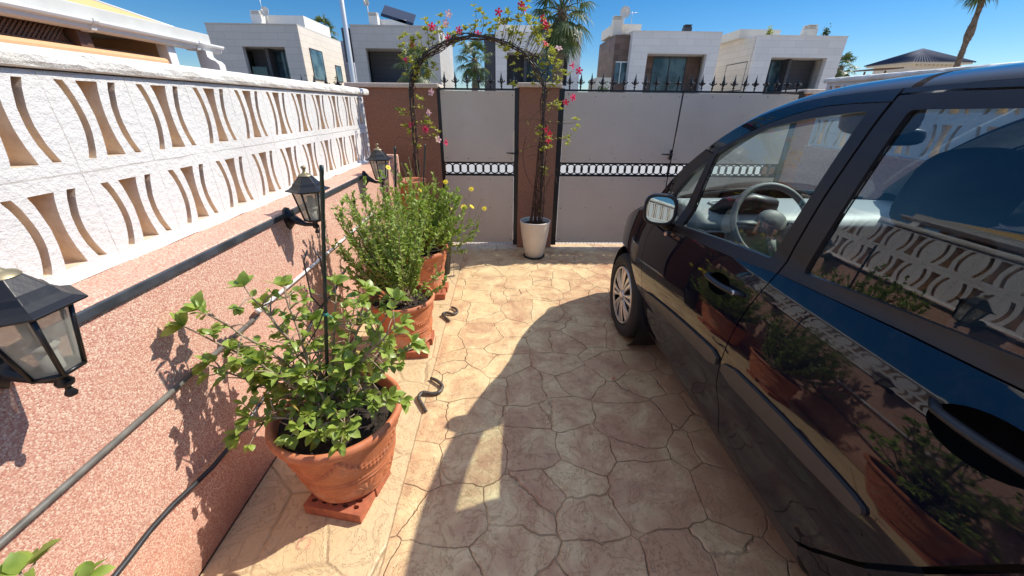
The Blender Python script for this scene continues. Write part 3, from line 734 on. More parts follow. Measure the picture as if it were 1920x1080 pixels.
def dish(t, x, y, z, r, pole):
    mb = MB(); mb.tube([(x, y, z-pole), (x, y, z)], .03, 6)
    mb.lathe([(0.001, .12), (r*.5, .07), (r, -.06), (r*.98, -.08), (r*.5, .05), (.001, .10)], (x, y-.1, z), 16, axis='Y')
    mb.tube([(x, y-.15, z-r*.6), (x, y-.55, z)], .015, 5); mb.ell((x, y-.55, z), .06, .08, .06, 8, 6)
    mb.build('satellite_dish', 'villa_white', t)
def aerial(t, x, y, z0, z1):
    mb = MB(); mb.tube([(x, y, z0), (x, y, z1)], .02, 5); mb.tube([(x-.35, y, z1-.1), (x+.35, y-.1, z1-.05)], .012, 4)
    for k in range(5): mb.tube([(x-.3+.15*k, y-.2, z1-.09), (x-.3+.15*k, y+.2, z1-.06)], .008, 4)
    mb.build('aerial', 'steel_post', t)
A = villa(-20.1, -14.0, 31, 38.6, 6.33, (-18.0, -15.12, 2.9, 5.05, 1.6), 'flat-roofed grey villa with dark recess and cream side wall, farthest left', ['facade_grey', 'dark_tiles', 'villa_white'], (-16.9, -15.2, True, False),
      pent=[(-17.0, -14.3, 33, 37.5, 7.2)], chim=[(-17.3, 32.6, .33, 7.35, 0)], side_win=[(-13.945, 32.2, 34.2, 3.2, 5.1, 1), (-13.945, 36.5, 37.6, 3.3, 4.4, 1)])
MB().box(-13.998, 31.02, 0, -13.96, 38.58, 6.32).build('side_cladding', 'facade_cream', A)
dish(A, -16.6, 32.5, 7.3, .28, .6); aerial(A, -16.9, 32.6, 7.0, 8.2)
villa(-15.4, -13.3, 39.2, 46, 6.45, (-14.6, -14.2, 3.6, 5.0, .5), 'small lavender grey tiled villa beyond the leftmost villa', ['grey_tiles', 'villa_dark', 'grey_tiles'], (-14.6, -14.2, False, False))
Bv = villa(-10.45, -4.45, 31, 39, 6.36, (-9.57, -5.3, 2.9, 5.05, 1.8), 'flat-roofed grey villa behind the lamp post with a solar panel on top', ['facade_grey', 'dark_tiles', 'villa_white'], (-7.2, -5.4, False, False),
      pent=[(-8.9, -6.9, 32.4, 36, 6.95)], chim=[(-9.0, 32.0, .30, 7.25, 0)])
MB().obox((-7.5, 33, 7.3), (1.1, 0, -.28), (0, .6, .35), (.03, 0, .09)).build('solar_panel', 'solar', Bv); dish(Bv, -9.3, 31.8, 7.75, .2, .8)
MB().box(-11.0, 30.9, 4.2, -10.5, 31.3, 6.2).build('dark_fin', 'villa_dark', Bv)
Cv = villa(-.55, 5.45, 31, 39, 6.1, (.25, 4.6, 2.9, 4.93, 1.8), 'pale flat-roofed villa behind the tall palm and the flower arch', ['facade_tiles', 'dark_tiles', 'villa_white'], (1.5, 4.3, True, False),
      pent=[(.1, 2.6, 32.4, 36, 6.75)], chim=[(-.1, 32.0, .30, 7.0, 0)])
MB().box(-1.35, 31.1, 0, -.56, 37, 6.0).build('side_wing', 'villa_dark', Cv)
D = villa(9.0, 15.25, 31, 39.5, 6.27, (10.2, 14.45, 2.5, 4.98, 1.5), 'white flat-roofed villa with a brown stone corner and large window, right of the palm', ['facade_tiles', 'stone_brown', 'villa_cream'], (11.2, 13.7, False, False),
      pent=[(7.9, 10.0, 32.6, 36, 6.95)], chim=[(8.15, 32.4, .32, 7.35, 0), (13.35, 32.6, .26, 6.95, 1)])
MB().box(7.95, 31.6, 0, 8.99, 36.6, 6.15).build('stone_wing', 'stone_brown', D)
g = MB().box(8.15, 31.56, 3.1, 8.98, 31.62, 4.45).build('window', 'villa_glass', D); MB().box(8.5, 31.53, 3.1, 8.56, 31.555, 4.45).box(8.15, 31.53, 4.45, 8.98, 31.6, 4.52).build('frame', 'white_gutter', g)
dish(D, 8.55, 32.2, 7.55, .36, .8); aerial(D, 9.1, 32.2, 6.9, 7.6)
E_ = villa(17.9, 24.2, 31, 38.5, 6.14, (19.15, 23.2, 2.5, 4.85, 1.6), 'cream and white flat-roofed villa with a grey recess, rightmost of the villas', ['facade_tiles', 'dark_tiles', 'villa_cream'], (19.25, 21.2, False, True),
      pent=[(17.3, 20.3, 32.6, 37, 6.75)], chim=[(22.0, 32, .36, 6.95, 0)], side_win=[(17.885, 31.7, 34.5, 2.8, 4.6, -1)])
MB().box(17.86, 31.36, 0, 17.898, 38.4, 6.13).build('side_cladding', 'facade_cream', E_)
ki = thing('pavilion', (40.4, 41, 0), 'small pavilion with a blue grey hipped tile roof beyond the right wall', 'house')
MB().box(38.6, 40.5, 0, 43.4, 44.5, 5.50).build('wall', 'villa_cream', ki)
mb = MB(); mb.box(38.1, 40.0, 5.50, 43.9, 45.0, 5.66)
for k in range(12): mb.box(38.6+.4*k, 40.2, 5.32, 38.72+.4*k, 40.49, 5.50)
mb.build('eaves', 'villa_cream', ki)
mb = MB()
for side in range(4):
    cx, cy = 41.0, 42.5; a0 = [(37.95, 39.9), (44.05, 39.9), (44.05, 45.1), (37.95, 45.1)]; p, q = a0[side], a0[(side+1) % 4]
    n = 22
    for k in range(n):
        u0, u1 = k/n, (k+1)/n; A0 = (p[0]+(q[0]-p[0])*u0, p[1]+(q[1]-p[1])*u0, 5.67); A1 = (p[0]+(q[0]-p[0])*u1, p[1]+(q[1]-p[1])*u1, 5.67)
        mb.add([A0, A1, (cx, cy, 7.0)], [(0, 1, 2)]); mb.tube([A0, (cx, cy, 7.02)], [.06, .01], 5)
mb.build('roof', 'tile_roof', ki)
lo = thing('low_house', (7.1, 31, 0), 'low tan wall of a house glimpsed left of the stone-cornered villa', 'house')
MB().box(6.6, 30.2, 0, 7.6, 33, 3.4).build('wall', 'villa_cream', lo)
lo2 = thing('canopy', (29, 33, 0), 'small flat canopy beside the low palm at the right', 'canopy')
MB().obox((28.9, 33, 4.35), (1.1, 0, .06), (0, 1, 0), (0, 0, .04)).box(28.0, 33, 0, 28.08, 33.1, 4.2).box(29.6, 33, 0, 29.68, 33.1, 4.3).build('frame', 'dark_wood', lo2)
lp = thing('street_lamp', (-4.85, 14, 0), 'tall pale grey street lamp pole in front of the grey villas', 'lamp post')
mb = MB(); mb.tube([(-4.85, 14, 0), (-4.85, 14, 2), (-4.82, 14, 9)], [.085, .075, .05], 12); mb.build('pole', 'steel_post', lp)
MB().tube([(-4.82, 14, 9), (-4.6, 14, 9.3), (-3.8, 14, 9.4)], .035, 8).ell((-3.5, 14, 9.38), .35, .14, .07).build('lamp_head', 'steel_post', lp)

# ------------------------------------------------------------------ the car
XC = 1.665
def spline(xs, ys):
    n = len(xs); h = [xs[i+1]-xs[i] for i in range(n-1)]
    A = np.zeros((n, n)); b = np.zeros(n); A[0, 0] = A[-1, -1] = 1
    for i in range(1, n-1):
        A[i, i-1] = h[i-1]; A[i, i] = 2*(h[i-1]+h[i]); A[i, i+1] = h[i]; b[i] = 3*((ys[i+1]-ys[i])/h[i]-(ys[i]-ys[i-1])/h[i-1])
    c = np.linalg.solve(A, b)
    def f(x):
        x = min(max(x, xs[0]), xs[-1]); i = min(max(int(np.searchsorted(xs, x))-1, 0), n-2); t = x-xs[i]
        bb = (ys[i+1]-ys[i])/h[i]-h[i]*(2*c[i]+c[i+1])/3; d = (c[i+1]-c[i])/(3*h[i])
        return float(ys[i]+bb*t+c[i]*t*t+d*t**3)
    return f
_px = spline([.05, .13, .18, .23, .29, .35, .44, .52, .60, .70, .80, .90, .96, 1.01, 1.06, 1.20, 1.35, 1.45, 1.52, 1.62],
             [1.15, 1.02, .955, .912, .884, .868, .848, .822, .808, .813, .831, .857, .876, .8985, .9205, .951, .983, 1.008, 1.031, 1.071])
def glass_x(z): return .9225+.150*(z-1.07)+.16*(z-1.07)**2+.9*max(0, z-1.45)**2
def Xs(Y, z, glass=False):
    k = 1.0 if glass else min(1, max(0, (z-1.03)/.06)); k = k*k*(3-2*k); x = _px(z)*(1-k)+glass_x(z)*k if k > 0 else _px(z)
    if Y > 1.9: x += .26*((Y-1.9)/1.2)**2.6
    if Y < .1: x += .10*((.1-Y)/1.0)**2.2
    return x
_zr = spline([-.95, -.85, -.6, 0, .6, .922, 1.115, 1.267, 1.412, 1.536, 1.674, 1.857, 2.08, 2.205, 2.31, 2.45, 2.6, 2.75, 2.9, 3.02, 3.12],
             [.95, 1.15, 1.40, 1.545, 1.563, 1.560, 1.552, 1.543, 1.526, 1.497, 1.450, 1.352, 1.188, 1.065, .945, .895, .84, .765, .66, .52, .34])
def crown(Y):
    s = lambda a, b: .5-.5*math.cos(math.pi*min(1, max(0, (Y-a)/(b-a))))
    return .016+.11*s(1.42, 2.3)-.07*s(2.35, 2.65)
def corner(Y, t):
    z = _zr(Y); x = Xs(Y, z); P0 = (x, z); P1 = (x+.028, z+.036); P2 = (x+.13, z+.042)
    return ((1-t)**2*P0[0]+2*t*(1-t)*P1[0]+t*t*P2[0], (1-t)**2*P0[1]+2*t*(1-t)*P1[1]+t*t*P2[1])
def top(Y, u):           # u -1..1 across the car
    z = _zr(Y); xe = Xs(Y, z)+.13; return (XC+u*(XC-xe), Y, z+.042+crown(Y)*(1-abs(u)**2.2))
def sgn(p, side): return (p[0], p[1], p[2]) if side < 0 else (2*XC-p[0], p[1], p[2])
def side_panel(mb, poly, side=-1, off=0.0, holes=(), dens=.035, rim=.012, mi=0, rim_mi=None, glass=False):
    pts, tr, loops = tri_poly(poly, holes, dens)
    def L(Y, z, o=0): return Vector((Xs(Y, z, glass)+off+o, Y, z))
    e = .002; vs = []; ns = []
    for Y, z in pts:
        a = L(Y+e, z)-L(Y-e, z); b = L(Y, z+e)-L(Y, z-e); n = a.cross(b).normalized()
        if n.x > 0: n = -n
        if side > 0: n.x = -n.x
        vs.append(sgn(L(Y, z), side)); ns.append(n)
    p0 = [vs[i] for i in tr[0]]; fn = (Vector(p0[1])-Vector(p0[0])).cross(Vector(p0[2])-Vector(p0[0]))
    T = tr if fn.dot(ns[tr[0][0]]) > 0 else [f[::-1] for f in tr]
    T2 = []
    for f in T:
        a, b, c = [Vector(vs[i]) for i in f[:3]]
        T2.append(f if (b-a).cross(c-a).dot(ns[f[0]]) > 0 else f[::-1])
    mb.add(vs, T2, mi, True, ns)
    if rim:
        for l in loops:
            n = len(l)
            v2 = [sgn(L(Y, z), side) for Y, z in l]+[sgn(L(Y, z, rim), side) for Y, z in l]
            mb.add(v2, [(i, (i+1) % n, n+(i+1) % n, n+i) for i in range(n)], mi if rim_mi is None else rim_mi)
def arcp(cy, cz, r, a0, a1, n=16): return [(cy+r*math.cos(R(a0+(a1-a0)*k/n)), cz+r*math.sin(R(a0+(a1-a0)*k/n))) for k in range(n+1)]

car = thing('parked_car', (XC, 1.15, 0), 'black five-door compact car parked beside the potted plants, facing the gate', 'car')
SEAM_A = [(2.065, .935), (2.100, .82), (2.062, .717), (2.000, .622), (1.955, .512), (1.945, .38), (1.965, .262)]
SEAM_B = [(1.113, 1.014), (1.122, .96), (1.136, .87), (1.136, .75), (1.125, .62), (1.117, .44), (1.112, .292)]
G = .0025
fd_poly = [(y-G, z) for y, z in SEAM_A[::1]]+[(1.6, .266), ]+[(y+G, z) for y, z in SEAM_B[::-1]]+[(1.30, .992), (1.517, .966), (1.845, .943)]
rd_poly = [(y-G, z) for y, z in SEAM_B]+[(.712, .325), (.669, .343), (.62, .395), (.566, .469), (.486, .575), (.41, .70), (.345, .83), (.28, .94), (.235, 1.062), (.45, 1.056), (.557, 1.050), (.709, 1.042), (.91, 1.028)]
def ell2(cy, cz, ry, rz, n=28, rot=0): 
    o = []
    for k in range(n):
        a = 2*math.pi*k/n; x, y = ry*math.cos(a), rz*math.sin(a); o.append((cy+x*math.cos(rot)-y*math.sin(rot), cz+x*math.sin(rot)+y*math.cos(rot)))
    return o
FH = ell2(1.335, .878, .072, .040, rot=-.05); RH = ell2(.478, .957, .094, .047, rot=-.08)
FW = round_poly([(1.775, 1.311), (1.675, 1.370), (1.517, 1.434), (1.333, 1.474), (1.183, 1.493), (1.129, 1.498), (1.150, 1.25), (1.174, 1.041), (1.44, 1.017), (1.79, .977)], .012)
QW = round_poly([(1.817, 1.276), (1.917, 1.208), (2.023, 1.068), (2.020, 1.0), (2.0, .979), (1.866, .974)], .012)
RW = round_poly([(1.014, 1.503), (.798, 1.507), (.32, 1.488), (.29, 1.122), (.529, 1.103), (.807, 1.076), (1.032, 1.050), (1.021, 1.285)], .014)
FTOP = [(2.114, 1.004), (1.98, 1.150), (1.785, 1.327), (1.65, 1.396), (1.527, 1.449), (1.41, 1.484), (1.307, 1.508), (1.20, 1.516)]
FF = [(2.085, .942)]+FTOP+[(1.083, 1.520), (1.090, 1.417), (1.104, 1.267), (1.112, 1.10), (1.114, 1.013), (1.30, .990), (1.513, .966), (1.843, .942), (2.05, .931)]
RF = [(1.106, 1.016), (1.104, 1.10), (1.096, 1.267), (1.082, 1.417), (1.072, 1.536), (.95, 1.542), (.6, 1.541), (.26, 1.528), (.215, 1.35), (.215, 1.072), (.45, 1.062), (.551, 1.055), (.702, 1.047), (.903, 1.031)]
def up_(pl): return [(y*(1+.009*min(1, max(0, (z-.96)/.08))), z) for y, z in pl]
FW, QW, RW, FTOP, FF, RF, SEAM_B = map(up_, (FW, QW, RW, FTOP, FF, RF, SEAM_B))
fd_poly = up_(fd_poly); rd_poly = up_(rd_poly)
for side in (-1, 1):
    body = MB()
    # front wing with wheel arch
    fe = [(2.035, .205)]+[(2.38+.348*math.cos(R(a)), .30+.348*math.sin(R(a))) for a in range(196, -17, -12)]+[(2.74, .2), (3.05, .22), (3.11, .34)]+[(y, _zr(y)) for y in (3.02, 2.96, 2.9, 2.82, 2.75, 2.67, 2.6, 2.52, 2.45, 2.38, 2.31, 2.25, 2.20, 2.14, 2.09)]+[(2.118, 1.003), (2.09, .94)]+[(y+G, z) for y, z in SEAM_A]+[(1.975, .21)]
    side_panel(body, fe, side, dens=.035)
    # roof rail above the doors
    ys = [2.085, 2.02, 1.95, 1.88, 1.80, 1.73, 1.66, 1.59, 1.52, 1.46, 1.38, 1.31, 1.23, 1.15, 1.090]
    rl = [(y, _zr(y)) for y in ys]+[(1.093, 1.523)]+[(y, z+.003) for y, z in FTOP[:0:-1]]+[(2.108, 1.018)]
    side_panel(body, rl, side, dens=.02, rim=.004)
    ys = [1.084, 1.0, .8, .6, .4, .2, 0, -.2, -.4, -.6, -.72, -.85, -.93]
    rl = [(y, _zr(y)-.0) for y in ys]+[(-.93, .30), (-.50, .22), (-.435, .25)]+[(-.10+.352*math.cos(R(a)), .30+.352*math.sin(R(a))) for a in range(186, -9, -12)]+[(.30, .215), (.66, .30), (.655, .343), (.606, .395), (.552, .469), (.472, .575), (.396, .70), (.331, .83), (.266, .94), (.222, 1.06), (.210, 1.35), (.254, 1.533), (.6, 1.546), (.95, 1.547), (1.084, 1.541)]
    QH = round_poly([(.10, 1.44), (.10, 1.12), (-.35, 1.17), (-.52, 1.30), (-.42, 1.39)], .03)
    side_panel(body, rl, side, dens=.045, rim=.006, holes=[QH])
    # corner strip along the roof edge and bonnet edge
    YS = list(np.linspace(3.12, -.95, 150)); nv = 8; vs = []; ns = []
    for Y in YS:
        for k in range(nv+1):
            t = k/nv; p = corner(Y, t); e = .004
            a = Vector((corner(Y+e, t)[0]-corner(Y-e, t)[0], 2*e, corner(Y+e, t)[1]-corner(Y-e, t)[1]))
            t0, t1 = max(0, t-.02), min(1, t+.02); b = Vector((corner(Y, t1)[0]-corner(Y, t0)[0], 0, corner(Y, t1)[1]-corner(Y, t0)[1]))
            n = a.cross(b).normalized()
            if n.z < 0: n = -n
            if side > 0: n.x = -n.x
            vs.append(sgn((p[0], Y, p[1]), side)); ns.append(n)
    fs = []
    for j in range(len(YS)-1):
        if abs(YS[j]-1.07) < .0068: continue
        for i in range(nv):
            a = j*(nv+1)+i; q = (a, a+nv+1, a+nv+2, a+1)
            A_, B_, C_ = [Vector(vs[k]) for k in q[:3]]
            fs.append(q if (B_-A_).cross(C_-A_).dot(ns[a]) > 0 else q[::-1])
    body.add(vs, fs, 0, True, ns)
    body.build('body_side', 'car_paint', car)
    tr_ = MB(); ya_ = list(np.linspace(2.22, -.55, 70)); vs = []
    for Y in ya_:
        z0_ = _zr(Y); p_ = [(Xs(Y, z0_-.05)+.035, z0_-.05)]+[(corner(Y, k/4)[0]+.030, corner(Y, k/4)[1]-.026) for k in range(5)]
        vs += [sgn((x_, Y, z_), side) for x_, z_ in p_]
    tr_.add(vs, [(j*6+i, j*6+i+1, (j+1)*6+i+1, (j+1)*6+i) for j in range(len(ya_)-1) for i in range(5)], 0, True)
    tr_.build('pillar_trim', 'headliner', car)
    q = MB(); side_panel(q, QH, side, off=.004, rim=0); q.build('window', 'car_glass_dark', car)
    # doors
    for nm, poly, hole, frm, wins, strip, hc in (('front', fd_poly, FH, FF, [FW, QW], [(1.905, .565), (1.7, .604), (1.5, .634), (1.3, .658), (1.146, .672), (1.140, .616), (1.3, .602), (1.5, .577), (1.7, .548), (1.885, .515), (1.91, .535)], (1.335, .878)),
                                                 ('rear', rd_poly, RH, RF, [RW], [(1.106, .678), (.854, .697), (.65, .702), (.535, .700), (.522, .684), (.535, .668), (.65, .655), (.837, .639), (1.102, .618)], (.478, .957))):
        mb = MB(); side_panel(mb, poly, side, holes=[hole], dens=.019 if side < 0 else .06, rim=.014)
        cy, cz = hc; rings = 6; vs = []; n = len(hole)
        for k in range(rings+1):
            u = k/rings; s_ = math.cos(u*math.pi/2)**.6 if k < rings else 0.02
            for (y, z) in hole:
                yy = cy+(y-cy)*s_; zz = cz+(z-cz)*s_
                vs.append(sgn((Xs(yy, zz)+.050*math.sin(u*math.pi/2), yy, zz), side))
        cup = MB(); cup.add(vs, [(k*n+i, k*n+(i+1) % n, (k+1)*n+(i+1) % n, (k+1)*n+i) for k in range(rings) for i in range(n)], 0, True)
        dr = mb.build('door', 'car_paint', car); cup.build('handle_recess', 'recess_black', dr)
        mb = MB(); side_panel(mb, frm, side, off=-.002, holes=wins, dens=.03, rim=.020); mb.build('window_frame', 'sat_black', dr)
        for k, wn in enumerate(wins):
            mb = MB(); side_panel(mb, wn, side, off=.009, dens=.025 if side < 0 else .06, rim=.004, glass=True)
            mb.build('window', 'car_glass' if nm == 'front' else 'car_glass_dark', dr)
        mb = MB(); side_panel(mb, smooth_poly(strip, 1), side, off=-.011, dens=.03, rim=.012); mb.build('rub_strip', 'strip_plastic', dr)
        # handle bar bridging the cup
        L = (lambda y, z, o: sgn((Xs(y, z)+o, y, z), side))
        ya, yb = (cy+.083, cy-.150) if nm == 'front' else (cy+.100, cy-.175); za, zb = cz+.008, cz+.022
        mb = MB(); pts = []; rs = []
        for k in range(11):
            u = k/10; y = ya+(yb-ya)*u; z = za+(zb-za)*u; pts.append(L(y, z, -.010-.022*math.sin(math.pi*min(1, u*1.05))**.6 if 0 < u < 1 else .004)); rs.append(.0115+.003*u if 0 < k < 10 else .009)
        mb.tube(pts, rs, 12, flat=.75)
        hd = mb.build('door_handle', 'handle_grey', dr)
        if nm == 'front':
            MB().lathe([(.001, 0), (.009, 0), (.009, .006)], L(yb+.022, zb, -.030), 12, axis='X').build('keyhole', 'wheel_silver', hd)
        # inner door trim
        mb = MB(); inn = [(p[0], p[1]) for p in poly]; side_panel(mb, inn, side, off=.075, dens=.08, rim=0, holes=[]); mb.build('inner_trim', 'trim_grey', dr)
    # liner and sills
    mb = MB(); side_panel(mb, [(2.0, .215), (2.03, .90), (1.8, .935), (1.1, 1.0), (.24, 1.05), (.28, .90), (.5, .55), (.62, .24)], side, off=.055, dens=.08, rim=0)
    mb.build('inner_panel', 'rubber', car)
    mb = MB(); side_panel(mb, [(1.965, .258), (1.6, .262), (1.116, .288), (.712, .320), (.66, .336), (.655, .17), (1.1, .155), (1.965, .15)], side, off=.0015, dens=.03, rim=.01); mb.build('sill', 'strip_plastic', car)
    # wheels
    for wy in (2.38, -.10):
        x0 = .838 if side < 0 else 2*XC-.838; d = 1 if side < 0 else -1
        wl = thing('wheel', (x0, wy, .30), '', ''); del wl['label']; del wl['category']; wl.parent = car; wl.location = Vector((x0, wy, .30))-Vector(car['_o'])
        ty = MB()
        ty.lathe([(.205, d*.022), (.215, d*.006), (.235, -d*.006), (.262, -d*.006), (.285, d*.004), (.297, d*.022), (.300, d*.05), (.3005, d*.10), (.300, d*.15), (.29, d*.175), (.26, d*.185), (.205, d*.18)], (x0, wy, .30), 56, axis='X')
        for k in range(60):
            a = 2*math.pi*k/60; c_, s_ = math.cos(a), math.sin(a)
            ty.obox((x0+d*.1, wy+.3005*c_, .30+.3005*s_), (.055, .006*-s_, .006*c_), (0, .006*-s_, .006*c_), (0, .0015*c_, .0015*s_))
        ty.build('tyre', 'tyre', wl)
        rm = MB()
        rm.lathe([(.207, d*.020), (.204, d*.002), (.196, -d*.001), (.190, d*.008)], (x0, wy, .30), 56, axis='X')
        rm.lathe([(.001, -d*.006), (.022, -d*.006), (.034, -d*.002), (.038, d*.010)], (x0, wy, .30), 32, axis='X')
        for k in range(16):
            a = 2*math.pi*k/16+(.05 if k % 2 else -.05); vs = []
            for (r_, hw, xx) in ((.030, .006, .004), (.09, .0105, .000), (.14, .0155, .001), (.178, .021, .004), (.193, .024, .006)):
                for w_, dx in ((-1, .006), (-.6, 0), (.6, 0), (1, .006)):
                    aa = a+math.atan2(w_*hw, r_); rr = math.hypot(r_, hw*w_) if r_ < .19 else .194
                    vs.append((x0+d*(xx+dx), wy+rr*math.cos(aa), .30+rr*math.sin(aa)))
            rm.add(vs, [(j*4+i, j*4+i+1, (j+1)*4+i+1, (j+1)*4+i) for j in range(4) for i in range(3)], 0, True)
        rm.build('hub_cap', 'wheel_silver', wl)
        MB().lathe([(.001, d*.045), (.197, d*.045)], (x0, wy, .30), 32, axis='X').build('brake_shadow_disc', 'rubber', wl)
        hb = MB()
        hb.lathe([(.352, d*.02), (.352, d*.36)], (x0, wy, .30), 40, axis='X'); hb.lathe([(.001, d*.36), (.352, d*.36)], (x0, wy, .30), 40, axis='X')
        hb.build('wheel_housing', 'rubber', car)
# roof, windscreen, bonnet
def uv_surface(name, mat, yt, yb, nu, nv, parent=car, dz=0, u0=-1, u1=1):
    vs = []; ns = []
    for j in range(nv+1):
        for i in range(nu+1):
            u = u0+(u1-u0)*i/nu; Y = yt(u)+(yb(u)-yt(u))*j/nv; p = top(Y, u)
            a = Vector(top(Y+.004, u))-Vector(top(Y-.004, u)); b = Vector(top(Y, min(1, u+.01)))-Vector(top(Y, max(-1, u-.01)))
            n = b.cross(a).normalized()
            if n.z < 0: n = -n
            vs.append((p[0], p[1], p[2]+dz)); ns.append(n)
    fs = []
    for j in range(nv):
        for i in range(nu):
            a = j*(nu+1)+i; q = (a, a+1, a+nu+2, a+nu+1)
            A_, B_, C_ = [Vector(vs[k]) for k in q[:3]]; fs.append(q if (B_-A_).cross(C_-A_).dot(ns[a]) > 0 else q[::-1])
    mb = MB(); mb.add(vs, fs, 0, True, ns); return mb.build(name, mat, parent)
WT = lambda u: 1.47+.10*(1-u*u); WB = lambda u: 2.285+.20*(1-u*u)
uv_surface('roof', 'car_paint', lambda u: -.62-.06*(1-u*u), WT, 30, 40)
uv_surface('rear_window', 'car_glass_dark', lambda u: -.93, lambda u: -.63-.06*(1-u*u), 24, 10)
uv_surface('windscreen', 'car_glass', lambda u: WT(u)+.004, lambda u: WB(u)-.004, 30, 24)
uv_surface('bonnet', 'car_paint', WB, lambda u: 3.12, 30, 24)
uv_surface('headliner', 'headliner', lambda u: -.60, lambda u: WT(u)-.02, 16, 20, dz=-.035, u0=-1.0, u1=1.0)
mb = MB(); p = [corner(3.12, k/8) for k in range(9)]
ft = [(x, 3.12, z) for x, z in p]+[top(3.12, -1+2*k/10) for k in range(11)]+[(2*XC-x, 3.12, z) for x, z in p[::-1]]
zz = Xs(3.12, .22); vs = ft+[(2*XC-zz, 3.10, .20), (zz, 3.10, .20)]; mb.add(vs, [tuple(range(len(vs)))])
mb.build('front_bumper', 'car_paint', car)
mb = MB(); p = [corner(-.95, k/8) for k in range(9)]; sd = [(Xs(-.95, z), -.95, z) for z in np.linspace(.25, .94, 10)]
vs = sd+[(x, -.95, z) for x, z in p]+[top(-.95, -1+2*k/10) for k in range(11)]+[(2*XC-x, -.95, z) for x, z in p[::-1]]+[(2*XC-x, y, z) for x, y, z in sd[::-1]]
mb.add(vs, [tuple(range(len(vs)))]); mb.build('tailgate', 'car_paint', car)
for s_ in (-1, 1):
    hx = .985 if s_ < 0 else 2*XC-.985
    MB().ell((hx+(.03 if s_ < 0 else -.03), 2.84, .655), .06, .13, .075, 20, 12).build('headlight', 'pane', car)
    MB().box(hx-.06 if s_ < 0 else hx-.04, -.957, .55, hx+.04 if s_ < 0 else hx+.06, -.94, .92).build('tail_light', 'red_lens', car)
# wipers / scuttle
MB().tube([(1.10, 2.36, 1.0), (1.5, 2.42, 1.035), (1.72, 2.40, 1.045)], .008, 6).tube([(1.75, 2.44, 1.035), (2.1, 2.40, 1.02), (2.25, 2.33, 1.01)], .008, 6).build('wiper', 'rubber', car)
# underside and interior
mb = MB(); mb.box(.98, -.90, .16, 2*XC-.98, 2.0, .24); mb.box(1.2, 2.0, .20, 2.13, 3.05, .60); mb.build('underbody', 'rubber', car)
mb = MB()
dp = [(2.40, .90), (2.40, .985), (2.2, 1.015), (1.99, 1.020), (1.90, 1.005), (1.862, .975), (1.85, .955), (1.868, .940), (1.862, .90), (1.875, .80), (1.95, .60), (2.40, .60)]
nx = 24; vs = []
for i in range(nx+1):
    u = i/nx; x = .985+(2*XC-1.97)*u; bulge = .03*math.sin(math.pi*u)
    for (y, z) in dp: vs.append((x, y-(bulge if y < 2.1 else 0), z))
m = len(dp); mb.add(vs, [(i*m+k, (i+1)*m+k, (i+1)*m+(k+1) % m, i*m+(k+1) % m) for i in range(nx) for k in range(m)]+[tuple(range(m)), tuple(nx*m+k for k in range(m))[::-1]], 0, True)
dash = mb.build('dashboard', 'trim_light', car)
mb = MB(); ring = [(1.32+.165*math.copysign(abs(math.cos(a))**.7, math.cos(a)), 2.07+.075*math.copysign(abs(math.sin(a))**.7, math.sin(a)), 1.022) for a in [2*math.pi*k/32 for k in range(33)]]
mb.tube(ring, .008, 6, cap=False); mb.add([(x, y, 1.0215) for x, y, z in ring[:-1]], [tuple(range(32))], 1); mb.build('storage_tray', ['trim_light', 'trim_grey'], dash)
mb = MB(); ring = [(1.085+.062*math.copysign(abs(math.cos(a))**.6, math.cos(a)), 1.845, .905+.028*math.copysign(abs(math.sin(a))**.8, math.sin(a))) for a in [2*math.pi*k/28 for k in range(29)]]
mb.tube(ring, .0065, 6, cap=False); mb.add([(x, 1.850, z) for x, y, z in ring[:-1]], [tuple(range(28))], 1)
for k in range(4): mb.box(1.035, 1.838, .888+.011*k, 1.135, 1.846, .892+.011*k, 1)
mb.build('air_vent', ['trim_light', 'rubber'], dash)
mb = MB(); mb.box(1.12, 1.90, 1.012, 1.42, 2.0, 1.03); mb.tube([(1.11, 1.97, 1.0), (1.15, 1.93, 1.055), (1.27, 1.92, 1.075), (1.39, 1.93, 1.055), (1.43, 1.97, 1.0)], [.03, .045, .05, .045, .03], 10, flat=.8)
mb.build('instrument_hood', 'sat_black', dash)
# steering wheel
st = MB(); c0 = Vector((1.27, 1.72, 1.015)); ax = Vector((0, -.86, .50)).normalized(); ux = Vector((1, 0, 0)); uy = ax.cross(ux)
st.tube([c0+(ux*math.cos(a)+uy*math.sin(a))*.182 for a in [2*math.pi*k/40 for k in range(41)]], .0155, 10, cap=False)
for a in (0, math.pi, math.pi*1.5 if uy.z > 0 else math.pi*.5): st.tube([c0+ax*-.01+(ux*math.cos(a)+uy*math.sin(a))*.05, c0+(ux*math.cos(a)+uy*math.sin(a))*.178], [.028, .016], 8, flat=.5)
for k in range(4): pass
hub = MB().ell((0, 0, 0), .075, .065, .03, 16, 8)
mtx = Matrix((ux, uy, ax)).transposed()
hub.v = [tuple(c0+mtx @ Vector(p)) for p in hub.v]; st.merge(hub); st.tube([c0, c0-ax*.22], .03, 10)
st.build('steering_wheel', 'trim_grey', car)
